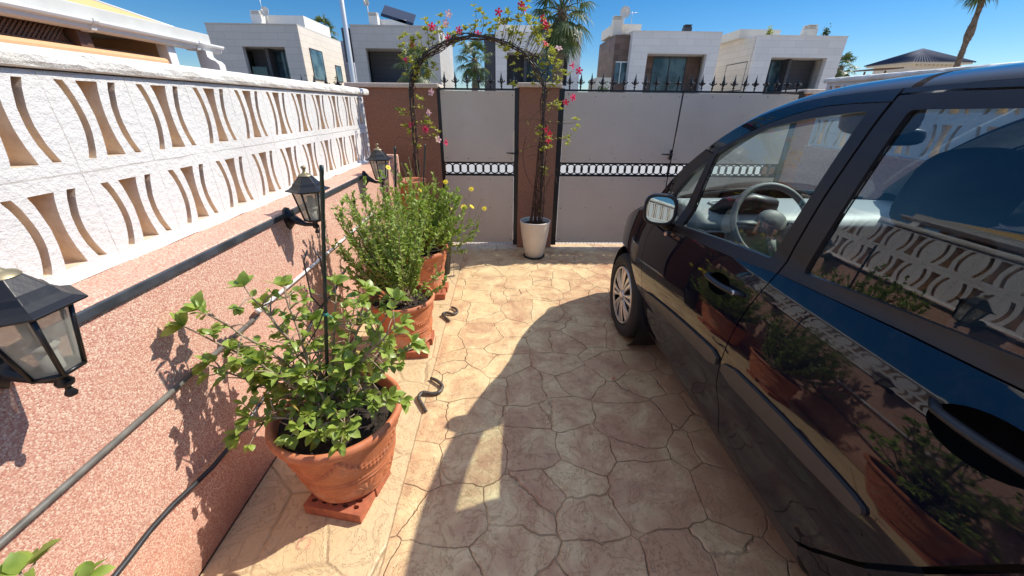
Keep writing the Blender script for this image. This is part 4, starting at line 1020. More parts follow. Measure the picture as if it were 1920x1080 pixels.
# seats
for sx, sy in ((1.27, 1.13), (2.06, 1.05), (1.25, .12), (2.08, .12)):
    s = thing('seat', (sx, sy, .5), '', ''); del s['label']; del s['category']; s.parent = car; s.location = Vector((sx, sy, .5))-Vector(car['_o'])
    MB().ell((sx, sy+.22, .53), .25, .28, .09, 16, 10, p=.6).build('seat_base', 'seat_cloth', s)
    b = MB().ell((0, 0, 0), .25, .07, .35, 18, 12, p=.62); rot = Matrix.Rotation(R(12), 3, 'X'); b.v = [tuple(Vector((sx, sy-.02, .86))+rot @ Vector(p)) for p in b.v]; b.build('backrest', 'seat_cloth', s)
    h = MB().ell((0, 0, 0), .150, .060, .120, 18, 12, p=.62); h.v = [tuple(Vector((sx, sy-.10, 1.295))+rot @ Vector(p)) for p in h.v]
    h.tube([(sx-.06, sy-.09, 1.1), (sx-.06, sy-.095, 1.25)], .007, 6); h.tube([(sx+.06, sy-.09, 1.1), (sx+.06, sy-.095, 1.25)], .007, 6); h.build('headrest', 'seat_cloth', s)
MB().ell((1.40, 1.50, 1.475), .16, .012, .06, 16, 8, p=.6).build('sun_visor', 'headliner', car)
MB().ell((1.665, 1.68, 1.40), .12, .02, .035, 16, 8, p=.6).tube([(1.665, 1.70, 1.42), (1.665, 1.78, 1.48)], .01, 6).build('rear_view_mirror', 'sat_black', car)
# wing mirrors
for s_ in (-1, 1):
    g = lambda x: x if s_ < 0 else 2*XC-x
    mb = MB(); mb.ell((0, 0, 0), .078, .058, .076, 26, 18, p=.66)
    ya = R(-24)*(1 if s_ < 0 else -1); rz = Matrix.Rotation(ya, 3, 'Z') @ Matrix.Rotation(R(-9), 3, 'X')
    ctr = Vector((g(.762), 1.80, 1.057))
    mb.v = [tuple(ctr+rz @ Vector((x, max(y, -.030), z))) for x, y, z in mb.v]
    for i in range(len(mb.sm)): mb.sm[i] = True
    mb.tube([(g(.80), 1.835, .995), (g(.835), 1.87, .965), (g(.872), 1.93, .945), (g(.93), 1.97, .950)], [.030, .034, .040, .04], 12, flat=.8)
    wm = mb.build('wing_mirror', 'sat_black', car)
    face = [(.062*math.copysign(abs(math.cos(a))**.66, math.cos(a)), .060*math.copysign(abs(math.sin(a))**.66, math.sin(a))) for a in [2*math.pi*k/36 for k in range(36)]]
    mb = MB(); vs = [tuple(ctr+rz @ Vector((x, -.0325, z))) for x, z in face]; mb.add(vs, [tuple(range(36)) if s_ < 0 else tuple(range(36))]); mb.build('mirror_glass', 'mirror_face', wm)
    ring = [tuple(ctr+rz @ Vector((x*1.10, -.030, z*1.10))) for x, z in face+face[:1]]; MB().tube(ring, .0055, 6, cap=False).build('mirror_rim', 'rubber', wm)
    MB().ell((g(.862), 1.905, .900), .010, .020, .013, 12, 8).build('side_indicator', 'lens_orange', car)

# ------------------------------------------------------------------ wall lanterns
def lantern(loc, label):
    X, Y, Z = loc         # wall point behind the lantern (Z = lantern glass bottom)
    t = thing('wall_lantern', loc, label, 'lantern', 'black wall lanterns along the pink wall')
    ax = X+.135
    mb = MB()
    sh = [(.0, .058), (.020, .050), (.030, .025), (.026, -.01), (.018, -.035), (0, -.055)]
    out = [(y, z) for y, z in sh]+[(-y, z) for y, z in sh[-2:0:-1]]
    for dx, sc_ in ((0.0, 1.0), (.012, 1.0), (.020, .75), (.034, .5)):
        pass
    rings = [[(X+dx, Y+y*s_, Z+.005+z*s_) for y, z in out] for dx, s_ in ((.0, 1.0), (.012, 1.0), (.020, .78), (.036, .48), (.040, .1))]
    n = len(out); mb.add([p for r_ in rings for p in r_], [(k*n+i, k*n+(i+1) % n, (k+1)*n+(i+1) % n, (k+1)*n+i) for k in range(4) for i in range(n)]+[tuple(4*n+i for i in range(n))])
    mb.build('back_plate', 'black_metal', t, bev=.002)
    mb = MB(); mb.tube([(X+.02, Y, Z+.01), (X+.05, Y, Z-.005), (X+.085, Y, Z-.022), (X+.125, Y, Z-.024), (ax, Y, Z-.022)], [.030, .022, .013, .010, .011], 12, flat=.8)
    mb.lathe([(.001, -.068), (.009, -.066), (.011, -.060), (.006, -.050), (.005, -.044), (.014, -.038), (.016, -.030), (.010, -.020), (.012, -.012), (.030, -.004), (.040, .002), (.001, .002)], (ax, Y, Z), 20)
    mb.build('arm', 'black_metal', t)
    def hexp(r_, z, k, o=0): a = math.pi/6+k*math.pi/3+o; return Vector((ax+r_*math.cos(a), Y+r_*math.sin(a), Z+z))
    mb = MB(); rb, rt_, zb, zt_ = .043, .070, .004, .146
    for k in range(6):
        a, b = hexp(rb, zb, k), hexp(rt_, zt_, k); c, d = hexp(rb, zb, k+1), hexp(rt_, zt_, k+1)
        mb.tube([a, b], .0045, 6); mb.tube([a, c], .0050, 6); mb.tube([b, d], .0045, 6)
    mb.build('cage', 'black_metal', t)
    for k in range(6):
        a, b = hexp(rb-.001, zb, k), hexp(rt_-.001, zt_, k); c, d = hexp(rb-.001, zb, k+1), hexp(rt_-.001, zt_, k+1)
        m2 = MB(); m2.add([a, c, d, b], [(0, 1, 2, 3)]); m2.build('glass_pane', 'pane', t)
    mb = MB(); pr = [(.070, .138), (.098, .146), (.099, .150), (.080, .157), (.066, .168), (.060, .180), (.054, .184), (.040, .200), (.030, .213), (.001, .215)]
    vs = [hexp(r_, z, k) for r_, z in pr for k in range(6)]
    mb.add(vs, [(j*6+k, j*6+(k+1) % 6, (j+1)*6+(k+1) % 6, (j+1)*6+k) for j in range(len(pr)-1) for k in range(6)])
    mb.build('lantern_roof', 'black_metal', t, bev=.0015)
    MB().lathe([(.030, .213), (.026, .219), (.016, .222), (.009, .228), (.006, .236), (.009, .243), (.012, .250), (.008, .256), (.001, .258)], (ax, Y, Z), 18).build('finial', 'brass', t)
    mb = MB(); mb.lathe([(.016, .004), (.017, .045), (.001, .046)], (ax, Y, Z), 14)
    mb.lathe([(.012, .046), (.024, .055), (.027, .062), (.018, .066)], (ax, Y, Z), 14)
    for k in range(3):
        a = k*2.1; mb.tube([(ax+.010*math.cos(a), Y+.010*math.sin(a), Z+.06), (ax+.010*math.cos(a), Y+.010*math.sin(a), Z+.118)], .006, 8)
    mb.build('bulb', 'bulb_white', t)
    return t
l0 = lantern((-1.067, 1.845, .985), 'black wall lantern partly hidden by the nearest green stake, middle one of the three')
dup(l0, (-1.067, 2.985, .988), 'black wall lantern farthest along the pink wall, nearest the gate')
dup(l0, (-1.067, .655, .995), 'black wall lantern closest to the viewer, cut off by the left edge')

# ------------------------------------------------------------------ terracotta pots, bricks, soil, stakes
def garland(H, rb, rt_, lobes):
    def f(a, z, r):
        u = z/H; o = 0
        if .42 < u < .90:
            ph = (a*lobes/(2*math.pi)) % 1.0; zs = .84-.30*(1-(2*ph-1)**2)**.8
            d = (u-zs)/.055
            tex = .5+.5*math.sin(a*lobes*8+u*70)*math.sin(a*lobes*8-u*70+1.0)
            o += .0115*math.exp(-d*d)*tex
            o += .005*math.exp(-((ph-.0 if ph < .5 else 1-ph)/.05)**2)*(1 if u < .86 and u > .55 else 0)*(.6+.4*math.sin(u*120))
        if .10 < u < .34:
            ph = (a*lobes*1.5/(2*math.pi)) % 1.0; q = math.hypot((ph-.5)*2.0, (u-.13)/.20)
            if q < 1: o += .0075*(1-q**4)*(.6+.4*math.cos(math.atan2(u-.13, (ph-.5)*.4)*14))
        return o
    return f
def terracotta_pot(x, y, z, rb, rt_, H, label, lobes=5):
    t = thing('flower_pot', (x, y, z), label, 'flower pot', 'terracotta pots along the pink wall')
    mb = MB(); pr = [(.001, .0), (rb*.97, .0), (rb, .006)]; n = 64
    for k in range(n+1):
        u = .02+.86*k/n; r_ = rb+(rt_*.93-rb)*u**.78
        for c_, a_ in ((.05, .006), (.09, .005), (.36, .008), (.405, .006)):
            r_ += a_*math.exp(-((u-c_)/.012)**2)
        pr.append((r_, u*H))
    pr += [(rt_*.945, .885*H), (rt_*.985, .90*H), (rt_*1.0, .93*H), (rt_*1.005, .955*H), (rt_*.995, .98*H), (rt_*.97, 1.0*H), (rt_*.925, 1.0*H), (rt_*.90, .98*H), (rt_*.885, .93*H), (rt_*.84, .7*H)]
    mb.lathe(pr, (x, y, z), 300, fn=garland(H, rb, rt_, lobes)); mb.build('pot_body', 'terracotta', t)
    mb = MB(); rnd = random.Random(5); nr = 14; ns = 28
    def fn(u, v): a = 2*math.pi*u; r_ = rt_*.87*v; return (x+r_*math.cos(a), y+r_*math.sin(a), z+.90*H-.012*v+.010*math.sin(a*3+v*9)*v+.008*math.sin(a*7+v*17)*v)
    mb.grid(fn, ns, nr); 
    for k in range(60):
        a = rnd.uniform(0, 6.28); r_ = rt_*.8*math.sqrt(rnd.random()); s_ = rnd.uniform(.003, .009); mb.ell((x+r_*math.cos(a), y+r_*math.sin(a), z+.895*H), s_, s_*1.2, s_*.7, 6, 4)
    mb.build('potting_soil', 'soil', t)
    return t
terracotta_pot(-.660, 1.160, .056, .155, .250, .362, 'large garlanded terracotta pot nearest the viewer holding the broad-leaved shrub')
terracotta_pot(-.665, 2.215, .056, .160, .212, .322, 'garlanded terracotta pot, second from the viewer, under the dense fine-leaved shrub')
terracotta_pot(-.735, 3.02, .056, .190, .268, .372, 'terracotta pot, third from the viewer, under the shrub with yellow daisies')
terracotta_pot(-.80, .26, .056, .140, .230, .362, 'terracotta pot just below the bottom left corner, seen only in the car reflection')
brick0 = None
def brick(x, y, ang, label):
    global brick0
    if brick0 is None:
        L_, W_, H_ = .122, .058, .025
        holes = [ell2(-.09+.045*i, -.028+.028*j*1.0, .013, .009, 10) for i in range(5) for j in range(3)]
        pts, tr, loops = tri_poly([(-L_, -W_), (L_, -W_), (L_, W_), (-L_, W_)], holes, .3, False)
        mb = MB(); mb.add([(p[0], p[1], 2*H_) for p in pts], tr); mb.add([(p[0], p[1], .0005) for p in pts], [f[::-1] for f in tr])
        for l in loops:
            n = len(l); mb.add([(p[0], p[1], 2*H_) for p in l]+[(p[0], p[1], .0005) for p in l], [(i, (i+1) % n, n+(i+1) % n, n+i) for i in range(n)])
        o = brick0 = mb.build('hollow_brick', 'brick_clay')
    else:
        o = brick0.copy(); C.objects.link(o)
    o.location = (x, y, .001); o.rotation_euler = (0, 0, R(ang)); o['_o'] = (x, y, 0)
    return tag(o, label, 'brick', 'hollow bricks under the pots')
brick(-.672, 1.035, -11, 'hollow red brick under the front edge of the nearest large pot')
brick(-.640, 1.155, -13, 'hollow red brick under the middle of the nearest large pot')
brick(-.622, 2.100, 4, 'hollow red brick under the front of the second pot')
brick(-.615, 2.255, 2, 'hollow red brick under the back of the second pot')
brick(-.625, 2.935, 3, 'hollow red brick under the front of the third pot')
brick(-.622, 3.080, 1, 'hollow red brick under the back of the third pot')
brick(-.80, .26, 3, 'hollow red brick under the pot outside the bottom left corner')
def stake(a, b, label, cord=False):
    a, b = Vector(a), Vector(b)
    mb = MB(); n = 60; mb.tube([a+(b-a)*k/n for k in range(n+1)], [.0062+(.0007 if k % 2 else 0) for k in range(n+1)], 8)
    t = thing('plant_stake', tuple(a), label, 'plant stake', 'green plant stakes in the pots'); mb.build('rod', 'stake_green', t)
    if cord:
        p = a+(b-a)*.50; m2 = MB()
        for q in range(3): m2.tube([p+Vector((.0085*math.cos(k*.6), .0085*math.sin(k*.6), .003*q+.0004*k)) for k in range(11)], .0018, 5)
        m2.tube([p, p+Vector((.02, -.01, .006)), p+Vector((.03, -.012, -.006))], .0015, 5); m2.build('cord', 'cord_teal', t)
        m2 = MB(); m2.tube([p+Vector((-.01, 0, .24)), p+Vector((-.03, 0, .2)), p+Vector((-.028, -.01, .08)), p+Vector((.0, -.01, .03))], .0025, 6)
        m2.tube([p+Vector((.01, 0, .25)), p+Vector((.025, 0, .21)), p+Vector((.022, -.01, .06)), p+Vector((-.03, -.01, -.04)), p+Vector((-.10, -.02, -.14)), p+Vector((-.2, -.02, -.22))], .0025, 6); m2.build('dripper_tube', 'conduit_black', t)
stake((-.705, 1.15, .34), (-.527, 1.15, 1.341), 'tall dark green ribbed stake in the nearest pot, tied with teal cord', True)
stake((-.715, 2.30, .32), (-.619, 2.30, 1.287), 'dark green stake rising from the dense shrub in the second pot')
stake((-.755, 3.30, .35), (-.678, 3.50, 1.20), 'thin green stake beside the far lantern, behind the yellow daisies')
jar = thing('clay_jar', (-.84, 3.56, 0), 'tall terracotta jar standing behind the daisy shrub at the wall end', 'jar')
MB().lathe([(.001, 0), (.10, 0), (.115, .2), (.125, .5), (.12, .72), (.11, .80), (.125, .85), (.135, .875), (.128, .89), (.11, .885), (.10, .80), (.10, .6), (.001, .6)], (-.84, 3.56, 0), 40).build('jar_body', 'terracotta', jar)
MB().lathe([(.001, .6), (.10, .74), (.001, .75)], (-.84, 3.56, 0), 24).build('jar_soil', 'soil', jar)
npt = thing('nursery_pot', (-.60, 3.46, 0), 'small black plastic nursery pot beside the terracotta jar', 'plant pot')
MB().lathe([(.001, .30), (.07, .30), (.09, .50), (.098, .505), (.098, .525), (.088, .525), (.08, .50), (.001, .49)], (-.60, 3.46, 0), 28).lathe([(.001, 0), (.07, 0), (.09, .20), (.10, .3), (.09, .31), (.001, .3)], (-.60, 3.46, 0), 28).build('pot_body', 'black_plastic', npt)
wp = thing('flower_pot', (.34, 3.93, 0), 'tall tapered white pot in front of the middle gate pier', 'flower pot')
MB().lathe([(.001, .012), (.092, .012), (.100, .02), (.125, .14), (.147, .28), (.158, .38), (.163, .40), (.163, .408), (.155, .41), (.150, .40), (.146, .34)], (.34, 3.93, 0), 56).build('pot_body', 'pot_white', wp)
MB().lathe([(.001, .37), (.08, .372), (.15, .362)], (.34, 3.93, 0), 30).build('potting_soil', 'soil', wp)
MB().lathe([(.001, .0), (.10, .0), (.118, .010), (.118, .018), (.10, .014), (.001, .012)], (.34, 3.93, 0.001), 36).build('saucer', 'black_plastic', wp)
def bar(pts, r_, label):
    P = [Vector(p) for p in pts]; out = []
    for i in range(len(P)-1):
        p0, p1, p2, p3 = P[max(0, i-1)], P[i], P[i+1], P[min(len(P)-1, i+2)]
        for k in range(6):
            t = k/6; out.append(.5*((2*p1)+(p2-p0)*t+(2*p0-5*p1+4*p2-p3)*t*t+(3*p1-p0-3*p2+p3)*t**3))
    out.append(P[-1]); n = len(out)
    mb = MB(); mb.tube(out, [r_*(.85+.15*math.sin(math.pi*k/n)) for k in range(n)], 12)
    return tag(mb.build('bent_bar', 'rusty_bar', origin=tuple(P[0])), label, 'metal bar', 'twisted metal bars at the paving joint')
bar([(-0.417, 1.554, 0.014), (-0.453, 1.611, 0.014), (-0.478, 1.662, 0.016), (-0.461, 1.697, 0.018), (-0.409, 1.692, 0.014), (-0.368, 1.706, 0.014), (-0.36, 1.756, 0.016), (-0.398, 1.799, 0.02), (-0.438, 1.829, 0.014)], .0110, 'rusty S-bent metal bar lying on the paving joint beside the nearest pot')
bar([(-0.412, 2.503, 0.014), (-0.447, 2.551, 0.014), (-0.479, 2.601, 0.018), (-0.449, 2.627, 0.018), (-0.396, 2.61, 0.014), (-0.37, 2.644, 0.014), (-0.384, 2.688, 0.018), (-0.423, 2.724, 0.014)], .0105, 'smaller grey S-bent metal bar on the joint beside the second pot')

# ------------------------------------------------------------------ plants
def leaf(mb, base, d, up, L, W, curl=.25, fold=.25):
    d = Vector(d).normalized(); s = d.cross(Vector(up)); s = s.normalized() if s.length > 1e-4 else d.orthogonal().normalized(); n = s.cross(d)
    b = Vector(base); rows = []
    for t, w in ((.0, .06), (.22, .62), (.5, 1.0), (.78, .72), (1.0, .0)):
        c = b+d*(L*t)-n*(curl*L*t*t)
        if t in (0.0,): rows.append([c])
        elif t == 1.0: rows.append([c])
        else: rows.append([c-s*W*w*.5+n*fold*W*w*.5, c, c+s*W*w*.5+n*fold*W*w*.5])
    vs = [p for r in rows for p in r]
    mb.add(vs, [(0, 2, 1), (0, 3, 2), (1, 2, 5, 4), (2, 3, 6, 5), (4, 5, 8, 7), (5, 6, 9, 8), (7, 8, 10), (8, 9, 10)], 0, True)
def rleaf(mb, base, d, L, W, rnd, curl=.25): leaf(mb, base, d, (rnd.uniform(-.5, .5), rnd.uniform(-.5, .5), 1), L, W, curl*rnd.uniform(.4, 1.6), rnd.uniform(.1, .5))
def bez(p0, p1, p2, n): return [p0*(1-t)**2+p1*2*t*(1-t)+p2*t*t for t in [k/n for k in range(n+1)]]
def rosette(mb, p, ax, k, L, W, rnd):
    ax = Vector(ax).normalized(); u = ax.orthogonal().normalized(); v = ax.cross(u); a0 = rnd.uniform(0, 6)
    for i in range(k):
        a = a0+i*2.399; s = .35+.65*i/k; d = (u*math.cos(a)+v*math.sin(a))*s+ax*(1.0-.55*s)
        rleaf(mb, p, d, L*(.55+.5*s)*rnd.uniform(.8, 1.15), W*(.6+.45*s), rnd, .3)
def broad_shrub(c, z0, tips, name_label, origin, seed, L=.060, W=.040, dens=1.0):
    rnd = random.Random(seed); c = Vector((c[0], c[1], z0)); st = MB(); lf = MB()
    for i, tp in enumerate(tips):
        tp = Vector(tp); b = c+Vector((rnd.uniform(-.05, .05), rnd.uniform(-.05, .05), 0)); b.z = z0
        mid = b*.5+tp*.5+Vector((rnd.uniform(-.04, .04), rnd.uniform(-.04, .04), rnd.uniform(.0, .10)))
        P = bez(b, mid, tp, 12); P = [p+Vector((rnd.uniform(-.004, .004), rnd.uniform(-.004, .004), 0)) for p in P]
        st.tube(P, [.0075*(1-.72*k/12) for k in range(13)], 7)
        rosette(lf, tp, P[-1]-P[-3], int(9*dens), L*1.05, W, rnd)
        for k in range(3, 12):
            for q in range(2):
                if rnd.random() < .95*dens:
                    d = Vector((rnd.uniform(-1, 1), rnd.uniform(-1, 1), rnd.uniform(-.1, 1))).normalized()
                    ln = rnd.uniform(.02, .13)*(1.1-.04*k); e = P[k]+d*ln
                    if e.x < -1.02: continue
                    st.tube([P[k], P[k]+d*ln*.5+Vector((0, 0, .006)), e], [.003, .0025, .0015], 5)
                    if rnd.random() < .85: rosette(lf, e, d, rnd.randint(3, 6), L*rnd.uniform(.45, .9), W*rnd.uniform(.45, .9), rnd)
            for q in range(2):
                if rnd.random() < .5*dens: rleaf(lf, P[k], (rnd.uniform(-1, 1), rnd.uniform(-1, 1), rnd.uniform(0, 1)), L*rnd.uniform(.35, .7), W*rnd.uniform(.4, .7), rnd)
    t = thing('shrub', origin, name_label, 'shrub')
    st.build('stems', 'wood_stem', t); lf.build('foliage', 'leaf_bright', t)
    dry = MB()
    for q in range(16):
        tp = Vector(rnd.choice(tips)); p = c*(.55)+tp*.45+Vector((rnd.uniform(-.1, .1), rnd.uniform(-.1, .1), rnd.uniform(0, .1)))
        rleaf(dry, p, (rnd.uniform(-1, 1), rnd.uniform(-1, 1), -.3), L*.8, W*.6, rnd, .6)
    dry.build('withered_leaves', 'leaf_dry', t); return t
tips = [(-1.00, 1.03, .87), (-.95, 1.05, .92), (-1.0, 1.06, .70), (-.92, .98, .46), (-.88, 1.00, .52), (-.85, 1.13, .96), (-.75, 1.17, .94), (-.62, 1.28, .90), (-.50, 1.26, .88), (-.40, 1.26, .84), (-.35, 1.22, .68), (-.36, 1.16, .80), (-.56, 1.00, .47), (-.66, .99, .46), (-.75, .99, .44), (-.60, 1.34, .76), (-.90, 1.28, .82), (-.46, 1.38, .62), (-.42, 1.10, .52), (-.70, 1.06, .66), (-.84, 1.08, .62), (-.55, 1.12, .66), (-.70, 1.22, .78), (-.80, 1.02, .74)]
broad_shrub((-.665, 1.155), .375, tips, 'broad-leaved bright green shrub in the nearest terracotta pot', (-.665, 1.155, .38), 11, dens=.85)
tips0 = [(-.87, .405, .735), (-.92, .36, .72), (-.93, .25, .70)]
broad_shrub((-.80, .26), .375, tips0, 'leaf tips of a shrub poking in at the bottom left corner', (-.80, .26, .38), 5, L=.058, dens=.5)
def fine_shrub(c, z0, cen, rad, nst, label, seed, mat, L=.026, W=.008, extra=(), flowers=None):
    rnd = random.Random(seed); st = MB(); lf = MB(); ends = []
    T = []
    for i in range(nst):
        while True:
            v = Vector((rnd.uniform(-1, 1), rnd.uniform(-1, 1), rnd.uniform(-.9, 1)))
            if .25 < v.length < 1: break
        p = Vector(cen)+Vector((v.x*rad[0], v.y*rad[1], v.z*rad[2]))
        if p.x > -1.03: T.append(p)
    T += [Vector(e) for e in extra]
    for tp in T:
        b = Vector((c[0]+rnd.uniform(-.07, .07), c[1]+rnd.uniform(-.07, .07), z0))
        mid = b*.55+tp*.45+Vector(((tp.x-b.x)*.25, (tp.y-b.y)*.25, -.02+abs(tp.z-b.z)*.1)); P = bez(b, mid, tp, 10)
        st.tube(P, [.0042*(1-.75*k/10) for k in range(11)], 5)
        ends.append((tp, (P[-1]-P[-2]).normalized()))
        for k in range(4, 11):
            for q in range(8):
                u = rnd.random(); p = P[min(10, k)]*(1-u)+P[max(0, k-1)]*u; ax = (P[k]-P[k-1]).normalized()
                d = ax*.6+Vector((rnd.uniform(-1, 1), rnd.uniform(-1, 1), rnd.uniform(-.6, 1)))*.95
                rleaf(lf, p, d, L*rnd.uniform(.7, 1.3), W*rnd.uniform(.8, 1.25), rnd, .12)
            if rnd.random() < .5:
                d = ((P[k]-P[k-1]).normalized()+Vector((rnd.uniform(-1, 1), rnd.uniform(-1, 1), rnd.uniform(0, 1)))).normalized(); e = P[k]+d*rnd.uniform(.03, .07)
                if e.x < -1.03: continue
                st.tube([P[k], e], [.0018, .0010], 4)
                for q in range(9):
                    u = .25+.75*rnd.random(); rleaf(lf, P[k]*(1-u)+e*u, d+Vector((rnd.uniform(-1, 1), rnd.uniform(-1, 1), rnd.uniform(-.3, 1)))*.8, L*rnd.uniform(.7, 1.2), W, rnd, .1)
    t = thing('shrub', (c[0], c[1], z0), label, 'shrub')
    st.build('stems', 'wood_stem', t); lf.build('foliage', mat, t)
    return t, ends, rnd
fine_shrub((-.665, 2.215), .34, (-.70, 2.15, .80), (.31, .30, .34), 100, 'dense fine-leaved green shrub in the second terracotta pot', 3, 'leaf_fine', L=.027, W=.0130,
           extra=[(-.36, 2.1, .52), (-.38, 2.0, .62), (-.40, 2.2, .80), (-.98, 1.95, .62), (-.99, 2.05, .8), (-1.0, 2.0, .46)])
dz, ends, rnd = fine_shrub((-.735, 3.02), .39, (-.62, 2.98, .74), (.40, .32, .28), 105, 'loose green shrub with yellow daisies in the third pot', 9, 'leaf_daisy', L=.034, W=.012,
           extra=[(-.26, 2.95, .52), (-.22, 3.0, .58), (-.30, 2.9, .44), (-.34, 3.0, .86), (-.42, 2.95, .95), (-.25, 2.95, .66), (-.9, 3.3, .95), (-.8, 3.35, .98)])
def daisy(parent, p, up, r):
    up = Vector(up).normalized(); u = up.orthogonal().normalized(); v = up.cross(u); mb = MB(); p = Vector(p)
    for k in range(12):
        a = 2*math.pi*k/12; d = u*math.cos(a)+v*math.sin(a); leaf(mb, p+d*r*.2, d+up*.15, up, r*.85, r*.30, .15, .1)
    mb.ell(tuple(p+up*.002), r*.26, r*.26, r*.22, 8, 6); mb.build('flower', 'yellow_petal', parent)
for (x, y, z, r) in [(-.32, 3.1, .76, .028), (-.255, 3.1, .905, .022), (-.255, 3.1, .765, .023), (-.155, 3.1, .75, .022), (-.42, 3.05, .865, .02), (-.455, 3.1, .96, .022), (-.43, 3.1, .75, .016), (-.86, 3.0, 1.08, .022), (-.62, 2.9, .93, .016)]:
    daisy(dz, (x, y-.05, z), (rnd.uniform(-.2, .7), rnd.uniform(-.9, -.2), rnd.uniform(.3, 1)), r)
mb = MB()
for (x, y, z) in [(-.255, 3.05, .905), (-.255, 3.05, .765), (-.155, 3.05, .75), (-.86, 2.95, 1.08), (-.20, 3.0, .70), (-.17, 3.02, .83), (-.24, 3.0, .60), (-.3, 3.0, .84), (-.19, 3.0, .655), (-.7, 3.2, 1.1), (-.76, 3.2, 1.12), (-.8, 3.1, 1.09)]:
    b = Vector((x*.75-.12, 3.0, z-.18)); P = bez(b, b*.4+Vector((x, y, z))*.6+Vector((0, 0, .03)), Vector((x, y, z)), 6); mb.tube(P, .0012, 4); mb.ell((x, y, z), .005, .005, .006, 6, 4)
mb.build('flower_stalks', 'green_stem', dz)

# arch and its climber
ar = thing('garden_arch', (-.235, 3.91, 0), 'slim dark metal arch over the pedestrian gate, wrapped by the climber', 'garden arch')
def arch_pt(s, y, dr=0):      # s 0..1 from left foot over the top to the right foot
    a, zs, b = .61+dr, 1.60, .44+dr; l1 = zs/(2*zs+2.0); 
    if s < l1: z = zs*s/l1; return Vector((-.235-a-.03*(1-z/zs), y, z))
    if s > 1-l1: z = zs*(1-s)/l1; z = max(z, .39); return Vector((-.235+a+.02*(1-z/zs), y, z))
    th = math.pi*(1-(s-l1)/(1-2*l1)); return Vector((-.235+a*math.cos(th), y, zs+b*math.sin(th)))
for yy in (3.845, 3.985): MB().tube([arch_pt(k/90, yy) for k in range(91)], .0060, 8).build('hoop', 'black_metal', ar)
mb = MB()
for k in range(4, 90, 5):
    mb.tube([arch_pt(k/90, 3.845), arch_pt(k/90, 3.985)], .005, 6)
mb.build('rungs', 'black_metal', ar)
VC = [(-0.88, 1.99), (-0.79, 1.93), (-0.72, 2.02), (-0.65, 2.11), (-0.59, 2.06), (-0.52, 2.13), (-0.45, 2.05), (-0.34, 2.07), (-0.25, 2.09), (-0.23, 2.22), (-0.17, 2.2), (-0.09, 2.13), (-0.04, 2.18), (0.02, 2.12), (0.07, 2.1), (0.1, 2.16), (0.16, 2.23), (0.18, 2.29), (0.21, 2.14), (0.26, 2.08), (0.31, 2.02), (0.33, 2.1), (0.39, 2.12), (0.36, 1.96), (0.43, 1.95), (0.41, 1.88), (0.48, 1.82), (0.51, 1.78), (0.05, 1.94), (0.1, 1.89), (0.01, 1.92), (0.27, 1.76), (0.34, 1.8), (0.13, 1.74), (0.56, 1.76), (-0.8, 1.83), (-0.68, 1.77), (-0.61, 1.83), (-0.76, 1.75), (-0.87, 1.79), (-0.67, 1.97), (-0.76, 1.49), (-0.72, 1.36), (-0.84, 1.17), (-0.95, 1.44), (-0.9, 1.31), (-0.67, 1.23), (0.34, 1.27), (0.44, 1.2), (0.4, 1.13), (0.53, 1.48), (0.67, 1.37), (0.62, 1.22), (0.5, 1.54), (0.42, 0.92), (0.46, 1.72),
      (0.22, 2.22), (0.14, 2.08), (0.28, 2.16), (0.30, 2.10), (0.40, 2.04), (0.05, 2.2), (-0.83, 1.86), (-0.78, 1.98), (-.41, 2.06), (-.12, 2.06), (.45, 1.9), (.36, .53)]
VF = [(-0.80, 1.98, 0), (-.6, 2.1, 0), (-.73, 1.30, 0), (-0.84, 1.86, 0), (-0.48, 2.03, 0), (-0.45, 2.18, 2), (-0.48, 2.12, 2), (-0.37, 2.07, 0), (-0.22, 2.07, 0), (-0.04, 2.2, 1), (0.15, 2.27, 1), (0.17, 2.24, 0), (0.34, 2.18, 1), (0.37, 2.12, 1), (0.37, 2.0, 1), (0.36, 2.15, 1), (0.48, 1.96, 2), (0.61, 1.83, 0), (0.67, 1.79, 0), (-0.86, 1.34, 0), (-0.7, 1.44, 2), (-0.66, 1.61, 2), (-0.62, 1.21, 2), (-0.55, 1.18, 0), (0.4, 1.31, 1), (0.44, 1.27, 1), (0.43, 1.21, 1), (0.63, 1.58, 0), (0.57, 1.54, 1)]
cl = thing('climbing_plant', (-.235, 3.90, 0), 'climber with yellow-green leaves and pink trumpet flowers over the metal arch', 'climber')
rnd = random.Random(21); stm = MB(); lf = MB()
for q in range(10):        # woody strands along the hoops
    s0, s1 = (0.0, .55) if q < 5 else ((.30, 1.0) if q < 11 else (.1, .95)); ph = rnd.uniform(0, 6); am = rnd.uniform(.012, .034); fr = rnd.uniform(14, 30); n = 120; P = []
    for k in range(n+1):
        s = s0+(s1-s0)*k/n; p = arch_pt(s, 3.915, rnd.uniform(-.004, .004)); w = 1+.5*(s < .12)+.4*(s > .88)
        P.append(p+Vector((am*w*math.sin(s*fr*3+ph), .06*math.cos(s*fr*2.3+ph), am*.8*math.sin(s*fr*2.1+ph*2))))
    stm.tube(P, [rnd.uniform(.0025, .0058)*(1-.4*k/n) for k in range(n+1)], 6)
def near_arch(x, z):
    best = min((abs(arch_pt(k/200, 3.9).x-x)**2+abs(arch_pt(k/200, 3.9).z-z)**2, k) for k in range(201)); return arch_pt(best[1]/200, 3.9)
